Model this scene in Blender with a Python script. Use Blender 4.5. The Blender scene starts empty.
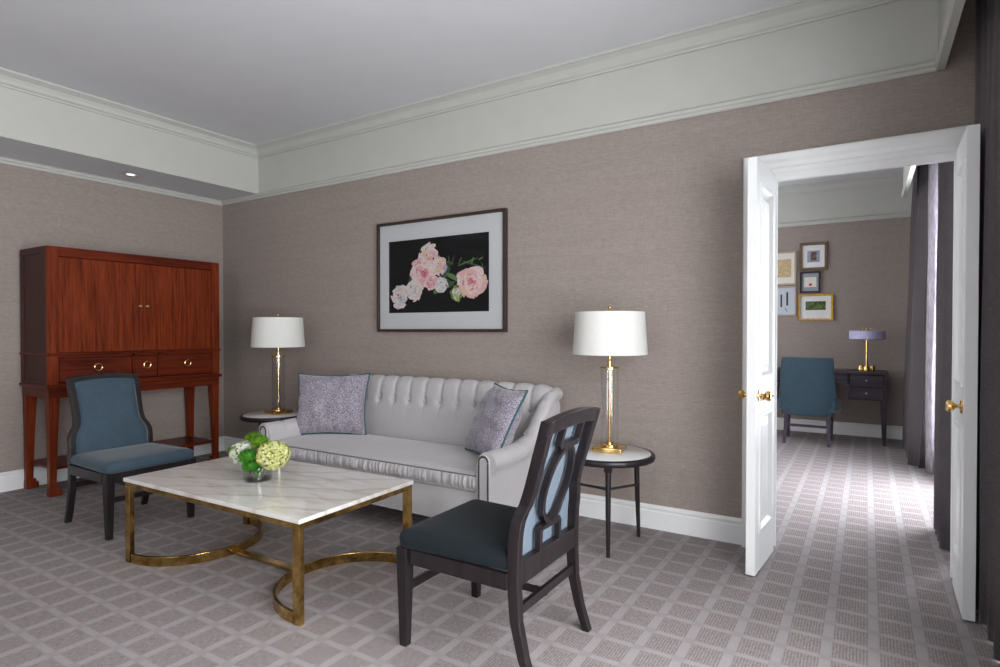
import bpy, bmesh, math, random
from mathutils import Vector, Matrix
from mathutils import noise as mnoise

# ------------------------------------------------------------------ camera, world, daylight, exposure
S = bpy.context.scene
COL = S.collection
F_PX, HORIZON_Y = 587.0, 330.3
YAW = math.atan(367.0 / 587.0)            # the camera looks this far to the left of the door wall's normal
cam_data = bpy.data.cameras.new('camera')
cam = bpy.data.objects.new('camera', cam_data)
COL.objects.link(cam)
cam.location = (0, 0, 1.25)
PITCH = 0.0125                            # very slightly downward
cam.rotation_euler = (math.pi / 2 - PITCH, 0, YAW)
cam_data.sensor_fit = 'HORIZONTAL'
cam_data.sensor_width = 36.0
cam_data.lens = F_PX / 1000.0 * 36.0
cam_data.shift_y = (HORIZON_Y + F_PX * math.tan(PITCH) - 333.5) / 1000.0
cam_data.clip_start = 0.05
S.camera = cam

world = bpy.data.worlds.new('daylight')
S.world = world
world.use_nodes = True
bg = world.node_tree.nodes['Background']
bg.inputs[0].default_value = (0.80, 0.88, 1.0, 1)
bg.inputs[1].default_value = 1.6

S.view_settings.view_transform = 'Standard'
S.view_settings.look = 'None'
S.view_settings.gamma = 1.0
S.view_settings.use_curve_mapping = False
S.view_settings.exposure = 0.14

def window_or_fill_light(name, loc, rot, sx, sy, power, color, spread=180):
    l = bpy.data.lights.new(name, 'AREA')
    l.shape = 'RECTANGLE'; l.size = sx; l.size_y = sy
    l.energy = power; l.color = color; l.spread = math.radians(spread)
    o = bpy.data.objects.new(name, l); COL.objects.link(o)
    o.location = loc; o.rotation_euler = rot
    return o
# daylight through the windows of the right wall (main room, then the far room), then two added fill lamps
window_or_fill_light('daylight_or_fill', (1.12, 0.85, 1.35), (0, math.radians(90), 0), 2.1, 4.1, 300, (0.97, 0.97, 1.0), 175)
window_or_fill_light('daylight_or_fill', (1.12, 5.55, 1.35), (0, math.radians(90), 0), 2.2, 1.7, 230, (0.90, 0.93, 1.0))
window_or_fill_light('daylight_or_fill', (-3.9, 5.8, 1.5), (0, math.radians(-90), 0), 2.0, 2.6, 75, (0.97, 0.97, 1.0))  # added fill to brighten the far room, at an invented window
window_or_fill_light('daylight_or_fill', (-1.0, -2.95, 1.5), (math.radians(90), 0, 0), 2.3, 2.0, 26, (1.0, 0.97, 0.94))  # added soft fill from behind the camera, at an invented window

# ------------------------------------------------------------------ node helpers
class NT:
    def __init__(s, name, rough=0.6, metallic=0.0, color=(0.5, 0.5, 0.5), spec=0.5):
        s.m = bpy.data.materials.new(name); s.m.use_nodes = True
        s.t = s.m.node_tree; s.n = s.t.nodes; s.l = s.t.links
        s.b = s.n['Principled BSDF']
        s.b.inputs['Roughness'].default_value = rough
        s.b.inputs['Metallic'].default_value = metallic
        s.b.inputs['Specular IOR Level'].default_value = spec
        s.b.inputs['Base Color'].default_value = (*color, 1)
        s.m.diffuse_color = (*color, 1)
    def node(s, t, **kw):
        n = s.n.new(t)
        for k, v in kw.items(): setattr(n, k, v)
        return n
    def link(s, a, b): s.l.new(a, b)
    def val(s, inp, v):
        if hasattr(v, 'is_output') or isinstance(v, bpy.types.NodeSocket): s.l.new(v, inp)
        else: inp.default_value = v
    def math(s, op, a, b=0.0, c=0.0, clamp=False):
        n = s.node('ShaderNodeMath', operation=op, use_clamp=clamp)
        s.val(n.inputs[0], a); s.val(n.inputs[1], b); s.val(n.inputs[2], c)
        return n.outputs[0]
    def coord(s, scale=(1, 1, 1), rot=(0, 0, 0), which='Object'):
        tc = s.node('ShaderNodeTexCoord'); mp = s.node('ShaderNodeMapping')
        mp.inputs['Scale'].default_value = scale; mp.inputs['Rotation'].default_value = rot
        s.link(tc.outputs[which], mp.inputs[0]); return mp.outputs[0]
    def noise(s, vec, scale, detail=2, rough=0.5, dist=0.0):
        n = s.node('ShaderNodeTexNoise'); n.inputs['Scale'].default_value = scale
        n.inputs['Detail'].default_value = detail; n.inputs['Roughness'].default_value = rough
        n.inputs['Distortion'].default_value = dist
        s.link(vec, n.inputs['Vector']); return n.outputs['Fac']
    def ramp(s, fac, stops):
        r = s.node('ShaderNodeValToRGB'); s.val(r.inputs[0], fac)
        e = r.color_ramp.elements
        while len(e) < len(stops): e.new(0.5)
        for i, (p, c) in enumerate(stops):
            e[i].position = p; e[i].color = (*c, 1) if len(c) == 3 else c
        return r.outputs[0]
    def mix(s, fac, a, b):
        n = s.node('ShaderNodeMix', data_type='RGBA')
        s.val(n.inputs[0], fac)
        for i, v in ((6, a), (7, b)):
            if isinstance(v, tuple): n.inputs[i].default_value = (*v, 1)
            else: s.link(v, n.inputs[i])
        return n.outputs[2]
    def color(s, v): s.val(s.b.inputs['Base Color'], v); return s
    def bump(s, h, strength=0.2, dist=0.002):
        n = s.node('ShaderNodeBump'); n.inputs['Strength'].default_value = strength
        n.inputs['Distance'].default_value = dist
        s.link(h, n.inputs['Height']); s.link(n.outputs[0], s.b.inputs['Normal']); return s

def plain(name, col, rough=0.5, metallic=0.0, var=0.06, scale=30, spec=0.5, bump=0.0):
    t = NT(name, rough, metallic, col, spec)
    f = t.noise(t.coord(), scale, 3)
    a = tuple(c * (1 - var) for c in col); b = tuple(min(1, c * (1 + var)) for c in col)
    t.color(t.ramp(f, [(0.3, a), (0.7, b)]))
    if bump: t.bump(f, bump, 0.001)
    return t.m

def fabric(name, c1, c2, scale=420, rough=0.85, sheen=0.2, bump=0.35, blotch=0.12):
    t = NT(name, rough, 0, c1, 0.25)
    v = t.coord((1, 1, 1))
    f = t.noise(v, scale, 2, 0.7); g = t.noise(v, 9, 3)
    c = t.ramp(f, [(0.35, c1), (0.65, c2)])
    d = t.ramp(g, [(0.3, (1 - blotch,) * 3), (0.7, (1 + 0 * blotch,) * 3)])
    mx = t.node('ShaderNodeMix', data_type='RGBA', blend_type='MULTIPLY'); mx.inputs[0].default_value = 1
    t.link(c, mx.inputs[6]); t.link(d, mx.inputs[7]); t.color(mx.outputs[2])
    t.b.inputs['Sheen Weight'].default_value = sheen
    t.b.inputs['Sheen Roughness'].default_value = 0.4
    t.bump(f, bump, 0.0015)
    return t.m

def wood(name, dark, light, axis='Z', rough=0.3, scale=1.0, coat=0.0, spec=0.14):
    t = NT(name, rough, 0, dark, spec)
    sc = {'Z': (26, 26, 1.3), 'Y': (26, 1.3, 26), 'X': (1.3, 26, 26)}[axis]
    v = t.coord(tuple(x * scale for x in sc))
    f = t.noise(v, 1.0, 5, 0.62, 0.35)
    g = t.noise(t.coord(tuple(x * scale * 4.5 for x in sc)), 1.0, 3, 0.5)
    h = t.math('ADD', t.math('MULTIPLY', f, 0.72), t.math('MULTIPLY', g, 0.28))
    t.color(t.ramp(h, [(0.36, dark), (0.62, light)]))
    t.b.inputs['Coat Weight'].default_value = coat; t.b.inputs['Coat Roughness'].default_value = 0.2
    t.bump(h, 0.06, 0.001)
    return t.m

M = {}
def build_materials():
    # carpet: small loop-pile blocks between pale lavender bands
    t = NT('carpet_grid', 0.95, 0, (0.3, 0.27, 0.27), 0.1)
    tc = t.node('ShaderNodeTexCoord'); sp = t.node('ShaderNodeSeparateXYZ'); t.link(tc.outputs['Object'], sp.inputs[0])
    wob = t.noise(t.coord(), 14, 2)
    wb = t.math('MULTIPLY', t.math('SUBTRACT', wob, 0.5), 0.006)
    px = t.math('ADD', t.math('DIVIDE', t.math('ADD', sp.outputs[0], 0.048 + 40 * 0.158), 0.158), t.math('MULTIPLY', wb, 6))
    py = t.math('ADD', t.math('DIVIDE', t.math('ADD', sp.outputs[1], -3.25 + 80 * 0.1555), 0.1555), t.math('MULTIPLY', wb, 6))
    def dist(p): # 0 at the middle of a block, 0.5 at the middle of a band
        return t.math('ABSOLUTE', t.math('SUBTRACT', t.math('FRACT', t.math('ADD', p, 0.5)), 0.5))
    dx, dy = dist(px), dist(py)
    def inside(d, w, s=0.05):
        return t.math('MULTIPLY', t.math('SUBTRACT', w + s / 2, d), 1.0 / s, clamp=True)
    blk = t.math('MULTIPLY', inside(dx, 0.382), inside(dy, 0.408))
    cx_ = t.math('SUBTRACT', 1.0, inside(dx, 0.345)); cy_ = t.math('SUBTRACT', 1.0, inside(dy, 0.37))
    cross = t.math('MULTIPLY', cx_, cy_)
    stripe = t.math('SINE', t.math('MULTIPLY', sp.outputs[0], 2 * math.pi / 0.0113))
    n1 = t.noise(t.coord((1, 1, 1)), 260, 2, 0.8)
    n2 = t.noise(t.coord((120, 45, 45)), 1.0, 2, 0.7)
    st = t.math('ADD', t.math('MULTIPLY', stripe, 0.22), t.math('MULTIPLY', t.math('SUBTRACT', n2, 0.5), 1.6))
    st = t.math('ADD', 0.5, st, clamp=True)
    dark = t.ramp(st, [(0.1, (0.198, 0.168, 0.163)), (0.9, (0.350, 0.308, 0.300))])
    band = t.ramp(n1, [(0.36, (0.270, 0.243, 0.242)), (0.64, (0.425, 0.393, 0.391))])
    crs = t.ramp(n1, [(0.3, (0.250, 0.225, 0.224)), (0.7, (0.375, 0.346, 0.344))])
    c = t.mix(cross, band, crs); c = t.mix(blk, c, dark)
    big = t.noise(t.coord(), 1.3, 2)
    mx = t.node('ShaderNodeMix', data_type='RGBA', blend_type='MULTIPLY'); mx.inputs[0].default_value = 1
    t.link(c, mx.inputs[6]); t.link(t.ramp(big, [(0.3, (0.93,) * 3), (0.7, (1,) * 3)]), mx.inputs[7])
    t.color(mx.outputs[2])
    hh = t.math('ADD', t.math('MULTIPLY', n1, 0.6), t.math('MULTIPLY', t.math('MULTIPLY', st, blk), 0.5))
    t.bump(hh, 0.5, 0.004)
    M['carpet'] = t.m
    # woven taupe wallpaper, fine horizontal threads
    t = NT('taupe_wallpaper', 0.75, 0, (0.3, 0.26, 0.24), 0.3)
    v1 = t.coord((22, 22, 240)); v2 = t.coord((240, 240, 22)); v3 = t.coord((1.5, 1.5, 34))
    a = t.noise(v1, 1, 3, 0.6); b = t.noise(v2, 1, 2, 0.5); c = t.noise(v3, 1, 2, 0.5)
    h = t.math('ADD', t.math('ADD', t.math('MULTIPLY', a, 0.58), t.math('MULTIPLY', b, 0.28)), t.math('MULTIPLY', c, 0.14))
    t.color(t.ramp(h, [(0.34, (0.250, 0.206, 0.180)), (0.5, (0.305, 0.257, 0.229)), (0.66, (0.360, 0.308, 0.278))]))
    t.b.inputs['Sheen Weight'].default_value = 0.1
    t.bump(h, 0.12, 0.001)
    M['wallpaper'] = t.m
    M['ceiling'] = plain('ceiling_paint', (0.67, 0.68, 0.70), 0.85, var=0.02, scale=4, spec=0.2)
    M['cream'] = plain('cream_paint', (0.50, 0.505, 0.465), 0.6, var=0.02, scale=6, spec=0.3)
    M['white'] = plain('white_gloss_paint', (0.82, 0.825, 0.815), 0.32, var=0.015, scale=9)
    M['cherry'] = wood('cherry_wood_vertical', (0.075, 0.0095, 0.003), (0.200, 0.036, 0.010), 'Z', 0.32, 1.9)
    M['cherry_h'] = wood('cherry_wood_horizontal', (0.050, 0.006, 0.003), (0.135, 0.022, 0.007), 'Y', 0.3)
    M['cherry_shaded_side'] = wood('cherry_wood_shaded_side', (0.035, 0.010, 0.008), (0.065, 0.020, 0.015), 'Z', 0.35)  # same cherry, with the shade on the cabinet sides put into the colour
    M['espresso'] = wood('espresso_wood', (0.007, 0.005, 0.0055), (0.018, 0.013, 0.015), 'Z', 0.36, spec=0.38)
    M['greywood'] = wood('grey_violet_wood', (0.030, 0.024, 0.034), (0.070, 0.056, 0.075), 'X', 0.4, coat=0.1)
    M['blue'] = fabric('teal_blue_fabric', (0.022, 0.040, 0.056), (0.064, 0.100, 0.130), 330)
    M['teal_dark'] = fabric('dark_teal_fabric', (0.004, 0.007, 0.009), (0.010, 0.017, 0.021), 380, sheen=0.06)
    M['blue_pale'] = fabric('pale_blue_fabric', (0.085, 0.115, 0.145), (0.135, 0.17, 0.205), 500, blotch=0.04)
    M['blue_far'] = fabric('desk_chair_fabric', (0.020, 0.042, 0.057), (0.052, 0.090, 0.115), 200)
    M['sofa'] = fabric('silver_grey_upholstery', (0.40, 0.38, 0.385), (0.54, 0.52, 0.52), 520, 0.7, 0.3, 0.15, 0.05)
    M['sofa_pipe'] = plain('grey_piping', (0.17, 0.16, 0.17), 0.7)
    M['teal_pipe'] = plain('teal_piping', (0.012, 0.075, 0.080), 0.6)
    t = NT('lilac_speckled_fabric', 0.6, 0, (0.5, 0.45, 0.55), 0.4)
    v = t.coord((1, 1, 1.5)); f = t.noise(v, 130, 3, 0.7, 0.9)
    t.color(t.ramp(f, [(0.42, (0.08, 0.055, 0.09)), (0.48, (0.235, 0.205, 0.255)), (0.56, (0.335, 0.31, 0.355)), (0.68, (0.53, 0.51, 0.55))]))
    t.b.inputs['Sheen Weight'].default_value = 0.4
    t.bump(f, 0.3, 0.002); M['pillow'] = t.m
    # brass: polished, aged, antique
    def brass(name, c1, c2, r1, r2, sc):
        t = NT(name, 0.25, 1.0, c1)
        f = t.noise(t.coord(), sc, 4, 0.65)
        t.color(t.ramp(f, [(0.35, c1), (0.65, c2)]))
        mr = t.node('ShaderNodeMapRange'); t.link(f, mr.inputs[0]); mr.inputs[3].default_value = r1; mr.inputs[4].default_value = r2
        t.link(mr.outputs[0], t.b.inputs['Roughness']); return t.m
    M['brass'] = brass('polished_brass', (0.72, 0.47, 0.17), (0.80, 0.56, 0.25), 0.15, 0.25, 20)
    M['brass_aged'] = brass('aged_brass', (0.30, 0.185, 0.05), (0.72, 0.49, 0.18), 0.08, 0.24, 14)
    M['nail'] = brass('dark_bronze_nails', (0.03, 0.025, 0.02), (0.06, 0.05, 0.04), 0.3, 0.4, 40)
    M['chrome'] = plain('chrome', (0.75, 0.75, 0.75), 0.12, 1.0, var=0.02)
    # marble
    t = NT('cream_marble', 0.07, 0, (0.75, 0.71, 0.66), 0.5)
    v = t.coord((1.0, 1.0, 1), (0, 0, math.radians(-28)))
    w = t.node('ShaderNodeTexWave', wave_type='BANDS', bands_direction='Y'); t.link(v, w.inputs[0])
    w.inputs['Scale'].default_value = 1.9; w.inputs['Distortion'].default_value = 6.0
    w.inputs['Detail'].default_value = 4; w.inputs['Detail Scale'].default_value = 0.9
    n = t.noise(t.coord((1.2, 5, 1), (0, 0, math.radians(-28))), 3, 4, 0.6, 0.8)
    c1 = t.ramp(w.outputs['Fac'], [(0.0, (0.60, 0.53, 0.46)), (0.035, (0.67, 0.63, 0.58)), (0.14, (0.71, 0.685, 0.645))])
    c2 = t.ramp(n, [(0.30, (0.80, 0.76, 0.72)), (0.52, (1, 1, 1))])
    mx = t.node('ShaderNodeMix', data_type='RGBA', blend_type='MULTIPLY'); mx.inputs[0].default_value = 1
    t.link(c1, mx.inputs[6]); t.link(c2, mx.inputs[7]); t.color(mx.outputs[2]); M['marble'] = t.m
    M['stone_white'] = plain('white_stone_top', (0.72, 0.72, 0.73), 0.12, var=0.04, scale=8)
    # shade linen
    t = NT('white_linen_shade', 0.8, 0, (0.78, 0.78, 0.74), 0.2)
    f = t.noise(t.coord((40, 40, 260)), 1, 2)
    t.color(t.ramp(f, [(0.3, (0.84, 0.84, 0.80)), (0.7, (0.90, 0.90, 0.86))]))
    tr = t.node('ShaderNodeBsdfTranslucent'); tr.inputs[0].default_value = (0.8, 0.8, 0.76, 1)
    ms = t.node('ShaderNodeMixShader'); ms.inputs[0].default_value = 0.3
    out = t.n['Material Output']; t.link(t.b.outputs[0], ms.inputs[1]); t.link(tr.outputs[0], ms.inputs[2]); t.link(ms.outputs[0], out.inputs[0])
    M['shade'] = t.m
    t = NT('lilac_lamp_shade', 0.6, 0, (0.50, 0.49, 0.68), 0.3)
    f = t.noise(t.coord(), 160, 2, 0.7)
    t.color(t.ramp(f, [(0.35, (0.42, 0.40, 0.62)), (0.65, (0.58, 0.56, 0.76))])); M['shade_lilac'] = t.m
    # clear glass that lets light straight through
    def glass(name, tint, gloss=0.10, rough=0.02, base=0.035):
        t = NT(name, rough, 0, (1, 1, 1))
        lw = t.node('ShaderNodeLayerWeight'); lw.inputs[0].default_value = 0.5
        fac = t.math('ADD', base, t.math('MULTIPLY', t.math('POWER', lw.outputs['Facing'], 4.0), gloss * 6), clamp=True)
        tr = t.node('ShaderNodeBsdfTransparent'); tr.inputs[0].default_value = (*tint, 1)
        gl = t.node('ShaderNodeBsdfGlossy'); gl.inputs['Roughness'].default_value = rough
        ms = t.node('ShaderNodeMixShader'); t.link(fac, ms.inputs[0])
        t.link(tr.outputs[0], ms.inputs[1]); t.link(gl.outputs[0], ms.inputs[2])
        t.link(ms.outputs[0], t.n['Material Output'].inputs[0]); return t.m
    M['glass'] = glass('clear_glass', (0.985, 0.99, 0.99), rough=0.07)
    M['glass_pane'] = glass('picture_glass', (0.99, 0.99, 0.99), 0.04, base=0.012)
    M['water'] = glass('water', (0.95, 0.97, 0.96), 0.08)
    M['mat'] = plain('white_mat_board', (0.50, 0.51, 0.515), 0.8, var=0.01)
    M['mat_small'] = plain('bright_mat_board', (0.74, 0.74, 0.74), 0.8, var=0.01)
    M['frame_brown'] = wood('dark_brown_frame', (0.030, 0.020, 0.017), (0.060, 0.042, 0.036), 'Z', 0.4)
    M['print_black'] = plain('print_black', (0.006, 0.006, 0.007), 0.6, var=0.2, scale=6, spec=0.1)
    for n, c in dict(pk1=(0.62, 0.24, 0.27), pk2=(0.72, 0.42, 0.42), pk3=(0.78, 0.58, 0.56), pk4=(0.50, 0.12, 0.17), wh1=(0.70, 0.66, 0.64),
                     wh2=(0.55, 0.55, 0.56), pch=(0.72, 0.50, 0.36), gr1=(0.10, 0.20, 0.05), gr2=(0.03, 0.075, 0.03), gr3=(0.33, 0.42, 0.14), lil=(0.42, 0.36, 0.48)).items():
        M[n] = plain('printed_' + n.rstrip('0123456789') + '_petal', tuple(v * .8 for v in c), 0.6, var=0.15, scale=60)
    # curtains
    M['curtain'] = fabric('grey_brown_drape', (0.075, 0.064, 0.068), (0.125, 0.110, 0.116), 260, 0.75, 0.25, 0.15)
    t = NT('sheer_curtain', 0.8, 0, (0.7, 0.68, 0.72), 0.2)
    f = t.noise(t.coord((60, 60, 14)), 1, 2)
    t.color(t.ramp(f, [(0.4, (0.42, 0.38, 0.42)), (0.6, (0.66, 0.62, 0.66))]))
    tr = t.node('ShaderNodeBsdfTranslucent'); tr.inputs[0].default_value = (0.7, 0.68, 0.7, 1)
    ms = t.node('ShaderNodeMixShader'); ms.inputs[0].default_value = 0.4
    t.link(t.b.outputs[0], ms.inputs[1]); t.link(tr.outputs[0], ms.inputs[2]); t.link(ms.outputs[0], t.n['Material Output'].inputs[0])
    M['sheer'] = t.m
    t = NT('white_voile', 0.8, 0, (0.85, 0.85, 0.87), 0.1)
    tr = t.node('ShaderNodeBsdfTranslucent'); tr.inputs[0].default_value = (0.9, 0.9, 0.93, 1)
    ms = t.node('ShaderNodeMixShader'); ms.inputs[0].default_value = 0.65
    t.link(t.b.outputs[0], ms.inputs[1]); t.link(tr.outputs[0], ms.inputs[2]); t.link(ms.outputs[0], t.n['Material Output'].inputs[0])
    M['sheer_white'] = t.m
    # flowers
    def floret(name, a, b, c):
        t = NT(name, 0.6, 0, a, 0.3); f = t.noise(t.coord(), 85, 3, 0.65)
        t.color(t.ramp(f, [(0.35, a), (0.5, b), (0.65, c)]))
        t.b.inputs['Subsurface Weight'].default_value = 0.08; return t.m
    M['hyd_yellow'] = floret('yellow_cream_petals', (0.30, 0.34, 0.05), (0.50, 0.50, 0.17), (0.66, 0.66, 0.42))
    M['hyd_white'] = floret('white_green_petals', (0.45, 0.50, 0.14), (0.70, 0.74, 0.60), (0.82, 0.84, 0.86))
    M['moss'] = floret('green_tufts', (0.012, 0.10, 0.008), (0.035, 0.19, 0.012), (0.10, 0.30, 0.02))
    M['moss_light'] = floret('light_green_tufts', (0.05, 0.17, 0.008), (0.13, 0.29, 0.012), (0.22, 0.40, 0.03))
    M['leaf'] = floret('dark_green_leaf', (0.01, 0.06, 0.008), (0.02, 0.11, 0.012), (0.05, 0.18, 0.02))
    M['hyd_core'] = plain('yellow_green_flower_core', (0.20, 0.26, 0.04), 0.7)
    M['stem'] = plain('green_stems', (0.10, 0.20, 0.05), 0.5)
    M['gold_frame'] = brass('gold_leaf_frame', (0.55, 0.30, 0.04), (0.72, 0.44, 0.08), 0.3, 0.45, 30)
    M['bronze_frame'] = plain('bronze_frame', (0.15, 0.10, 0.06), 0.35, 0.4)
    M['silver_frame'] = plain('champagne_frame', (0.45, 0.38, 0.30), 0.35, 0.4)
    M['black_frame'] = plain('black_frame', (0.02, 0.014, 0.012), 0.3)
    M['rose_frame'] = plain('pale_rose_frame', (0.50, 0.37, 0.31), 0.35, 0.3)
    M['art_tan'] = plain('tan_sketch_paper', (0.52, 0.40, 0.22), 0.8, var=0.25, scale=50)
    M['art_grey'] = plain('grey_blue_mat', (0.30, 0.32, 0.36), 0.8, var=0.05)
    M['art_pale'] = plain('pale_blue_paper', (0.50, 0.54, 0.58), 0.8, var=0.04)
    M['art_cream'] = plain('cream_paper', (0.70, 0.66, 0.58), 0.8, var=0.03)
    M['art_red'] = plain('red_mark', (0.45, 0.015, 0.02), 0.6)
    M['art_green'] = plain('green_landscape', (0.08, 0.11, 0.03), 0.7, var=0.8, scale=28)
    M['art_brown'] = plain('brown_portrait', (0.12, 0.07, 0.06), 0.7, var=0.8, scale=40)
    M['ink'] = plain('dark_ink', (0.025, 0.03, 0.035), 0.7)
    t = NT('downlight_lamp', 0.2, 0, (1, 1, 1)); t.b.inputs['Emission Color'].default_value = (1, 0.95, 0.88, 1); t.b.inputs['Emission Strength'].default_value = 0.9
    M['lamp_glow'] = t.m
build_materials()

# ------------------------------------------------------------------ mesh helpers
class MB:
    def __init__(s): s.bm = bmesh.new(); s.mi = 0; s.mats = []
    def use(s, m):
        m = M[m]
        if m not in s.mats: s.mats.append(m)
        s.mi = s.mats.index(m); return s
    def face(s, vs):
        try: f = s.bm.faces.new(vs); f.material_index = s.mi; return f
        except ValueError: return None
    def box(s, x0, x1, y0, y1, z0, z1, bev=0.0, seg=2, mat=None):
        b = bmesh.new()
        bmesh.ops.create_cube(b, size=1)
        for v in b.verts:
            v.co = Vector(((x0 + x1) / 2 + v.co.x * (x1 - x0), (y0 + y1) / 2 + v.co.y * (y1 - y0), (z0 + z1) / 2 + v.co.z * (z1 - z0)))
        if bev: bmesh.ops.bevel(b, geom=b.edges[:], offset=bev, segments=seg, profile=0.5, affect='EDGES')
        if mat is not None: bmesh.ops.transform(b, matrix=mat, verts=b.verts)
        s.merge(b); return s
    def merge(s, b):
        mp = {}
        for v in b.verts: mp[v] = s.bm.verts.new(v.co)
        for f in b.faces:
            nf = s.face([mp[v] for v in f.verts])
        b.free()
    def loft(s, rings, cap=True, closed=True):
        R = [[s.bm.verts.new(p) for p in r] for r in rings]
        n = len(R[0])
        for a, b in zip(R, R[1:]):
            for i in range(n if closed else n - 1):
                j = (i + 1) % n; s.face([a[i], a[j], b[j], b[i]])
        if cap: s.face(R[0][::-1]); s.face(R[-1])
        return s
    def tube(s, pts, r, n=10, cap=True):
        pts = [Vector(p) for p in pts]; rings = []
        rr = r if isinstance(r, (list, tuple)) else [r] * len(pts)
        up = None
        for i, p in enumerate(pts):
            d = (pts[min(i + 1, len(pts) - 1)] - pts[max(i - 1, 0)]).normalized()
            if up is None:
                up = Vector((0, 0, 1)) if abs(d.z) < 0.9 else Vector((1, 0, 0))
            a = d.cross(up).normalized(); b = a.cross(d).normalized(); up = b
            rings.append([p + (a * math.cos(2 * math.pi * k / n) + b * math.sin(2 * math.pi * k / n)) * rr[i] for k in range(n)])
        return s.loft(rings, cap)
    def lathe(s, prof, cx=0, cy=0, n=40, cap=True):
        return s.loft([[(cx + r * math.cos(2 * math.pi * k / n), cy + r * math.sin(2 * math.pi * k / n), z) for k in range(n)] for r, z in prof], cap)
    def sphere(s, c, r, u=12, v=8, sc=(1, 1, 1)):
        prof = []
        b = bmesh.new(); bmesh.ops.create_uvsphere(b, u_segments=u, v_segments=v, radius=r)
        for q in b.verts: q.co = Vector((c[0] + q.co.x * sc[0], c[1] + q.co.y * sc[1], c[2] + q.co.z * sc[2]))
        s.merge(b); return s
    def prism(s, poly, d, f):
        """poly: 2D outline; f(u, v, w) -> 3D; extruded for w in 0..d"""
        return s.loft([[f(u, v, 0) for u, v in poly], [f(u, v, d) for u, v in poly]])
    def bar(s, pts, w, h, normal, taper=None):
        """rectangular-section sweep: w across (in the plane), h along the given normal; pts are 3D"""
        pts = [Vector(p) for p in pts]; nrm = Vector(normal).normalized(); rings = []
        closed = (pts[0] - pts[-1]).length < 1e-6
        for i, p in enumerate(pts):
            if closed: a, b = pts[i - 1 if i > 0 else -2], pts[i + 1 if i < len(pts) - 1 else 1]
            else: a, b = pts[max(i - 1, 0)], pts[min(i + 1, len(pts) - 1)]
            d = (b - a).normalized()
            d1 = (p - a).normalized() if (p - a).length > 1e-7 else d
            cosh = max(0.5, d.dot(d1))
            side = d.cross(nrm).normalized() * (w / 2 / cosh)
            hh = nrm * (h / 2)
            rings.append([p - side - hh, p + side - hh, p + side + hh, p - side + hh])
        return s.loft(rings, not closed)
    def build(s, name, mat, parent=None, smooth=False, bevel=0.0, loc=None, angle=35, subsurf=0):
        bmesh.ops.recalc_face_normals(s.bm, faces=s.bm.faces[:])
        me = bpy.data.meshes.new(name)
        if smooth:
            for f in s.bm.faces: f.smooth = True
        s.bm.to_mesh(me); s.bm.free()
        if mat is not None and not s.mats: me.materials.append(M[mat])
        for m in s.mats: me.materials.append(m)
        o = bpy.data.objects.new(name, me); COL.objects.link(o)
        if parent: o.parent = parent
        if loc: o.location = loc
        if smooth:
            try: me.set_sharp_from_angle(angle=math.radians(angle))
            except Exception: pass
        if bevel:
            b = o.modifiers.new('bevel', 'BEVEL'); b.width = bevel; b.segments = 2; b.limit_method = 'ANGLE'; b.angle_limit = math.radians(40)
        if subsurf:
            b = o.modifiers.new('sub', 'SUBSURF'); b.levels = subsurf; b.render_levels = subsurf
        return o

def empty(name, label, cat, loc, rz=0, group=None):
    o = bpy.data.objects.new(name, None); COL.objects.link(o)
    o.empty_display_size = 0.1
    o.location = loc; o.rotation_euler = (0, 0, rz)
    return tag(o, label, cat, group)
def tag(o, label, cat, group=None):
    o['label'] = label; o['category'] = cat
    if group: o['group'] = group
    return o
def struct(o, label=None):
    o['kind'] = 'structure'
    if label: o['label'] = label
    return o
def dup(root, loc, rz, label, group=None):
    r = root.copy(); COL.objects.link(r); r.location = loc; r.rotation_euler = (0, 0, rz); r['label'] = label
    for ch in list(root.children):
        c = ch.copy(); COL.objects.link(c); c.parent = r
        for g in list(ch.children):
            d = g.copy(); COL.objects.link(d); d.parent = c
    return r
def lerp(a, b, t): return a + (b - a) * t
def interp(tab, x):
    if x <= tab[0][0]: return tab[0][1]
    for (a, va), (b, vb) in zip(tab, tab[1:]):
        if x <= b:
            t = (x - a) / (b - a); t = t * t * (3 - 2 * t) * 0.5 + t * 0.5
            return va + (vb - va) * t
    return tab[-1][1]

# ------------------------------------------------------------------ the rooms
XL, XR = -5.67, 0.85          # left wall, window wall
YF, YB, YB2, YFAR = -2.7, 3.647, 3.797, 8.13
CEIL = 3.03
DX0, DX1, DTOP = -0.453, 0.378, 2.124   # door opening
FXL = -3.6                    # far room's left wall

MB().box(XL - .15, XR + .15, YF - .15, YFAR + .15, -0.1, 0.0).build('floor', 'carpet')
struct(bpy.data.objects['floor'], 'grey-lilac carpet with a grid of small textured squares')
struct(MB().box(XL - .15, XR + .15, YF - .15, YFAR + .15, CEIL, CEIL + 0.1).build('ceiling', 'ceiling'), 'pale grey painted ceiling')
BAND = 2.565
def wall_with_band(name, boxes, band_boxes):
    m = MB(); m.use('wallpaper')
    for b in boxes: m.box(*b)
    m.use('cream')
    for b in band_boxes: m.box(*b)
    return struct(m.build(name, None))
wall_with_band('wall_back',
    [(XL - .15, DX0 - .03, YB, YB2, 0, BAND), (DX1 + .03, XR, YB, YB2, 0, BAND), (DX0 - .03, DX1 + .03, YB, YB2, DTOP + .03, BAND), (.315, XR, YB, YB2, BAND, CEIL)],
    [(XL - .15, .315, YB, YB2, BAND, CEIL)])
wall_with_band('wall_left', [(XL - .15, XL, YF, YB, 0, BAND)], [(XL - .15, XL, YF, YB, BAND, CEIL)])
W1 = (-1.2, 2.9, 0.25, 2.45); W2 = (4.7, 6.4, 0.25, 2.45)
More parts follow.
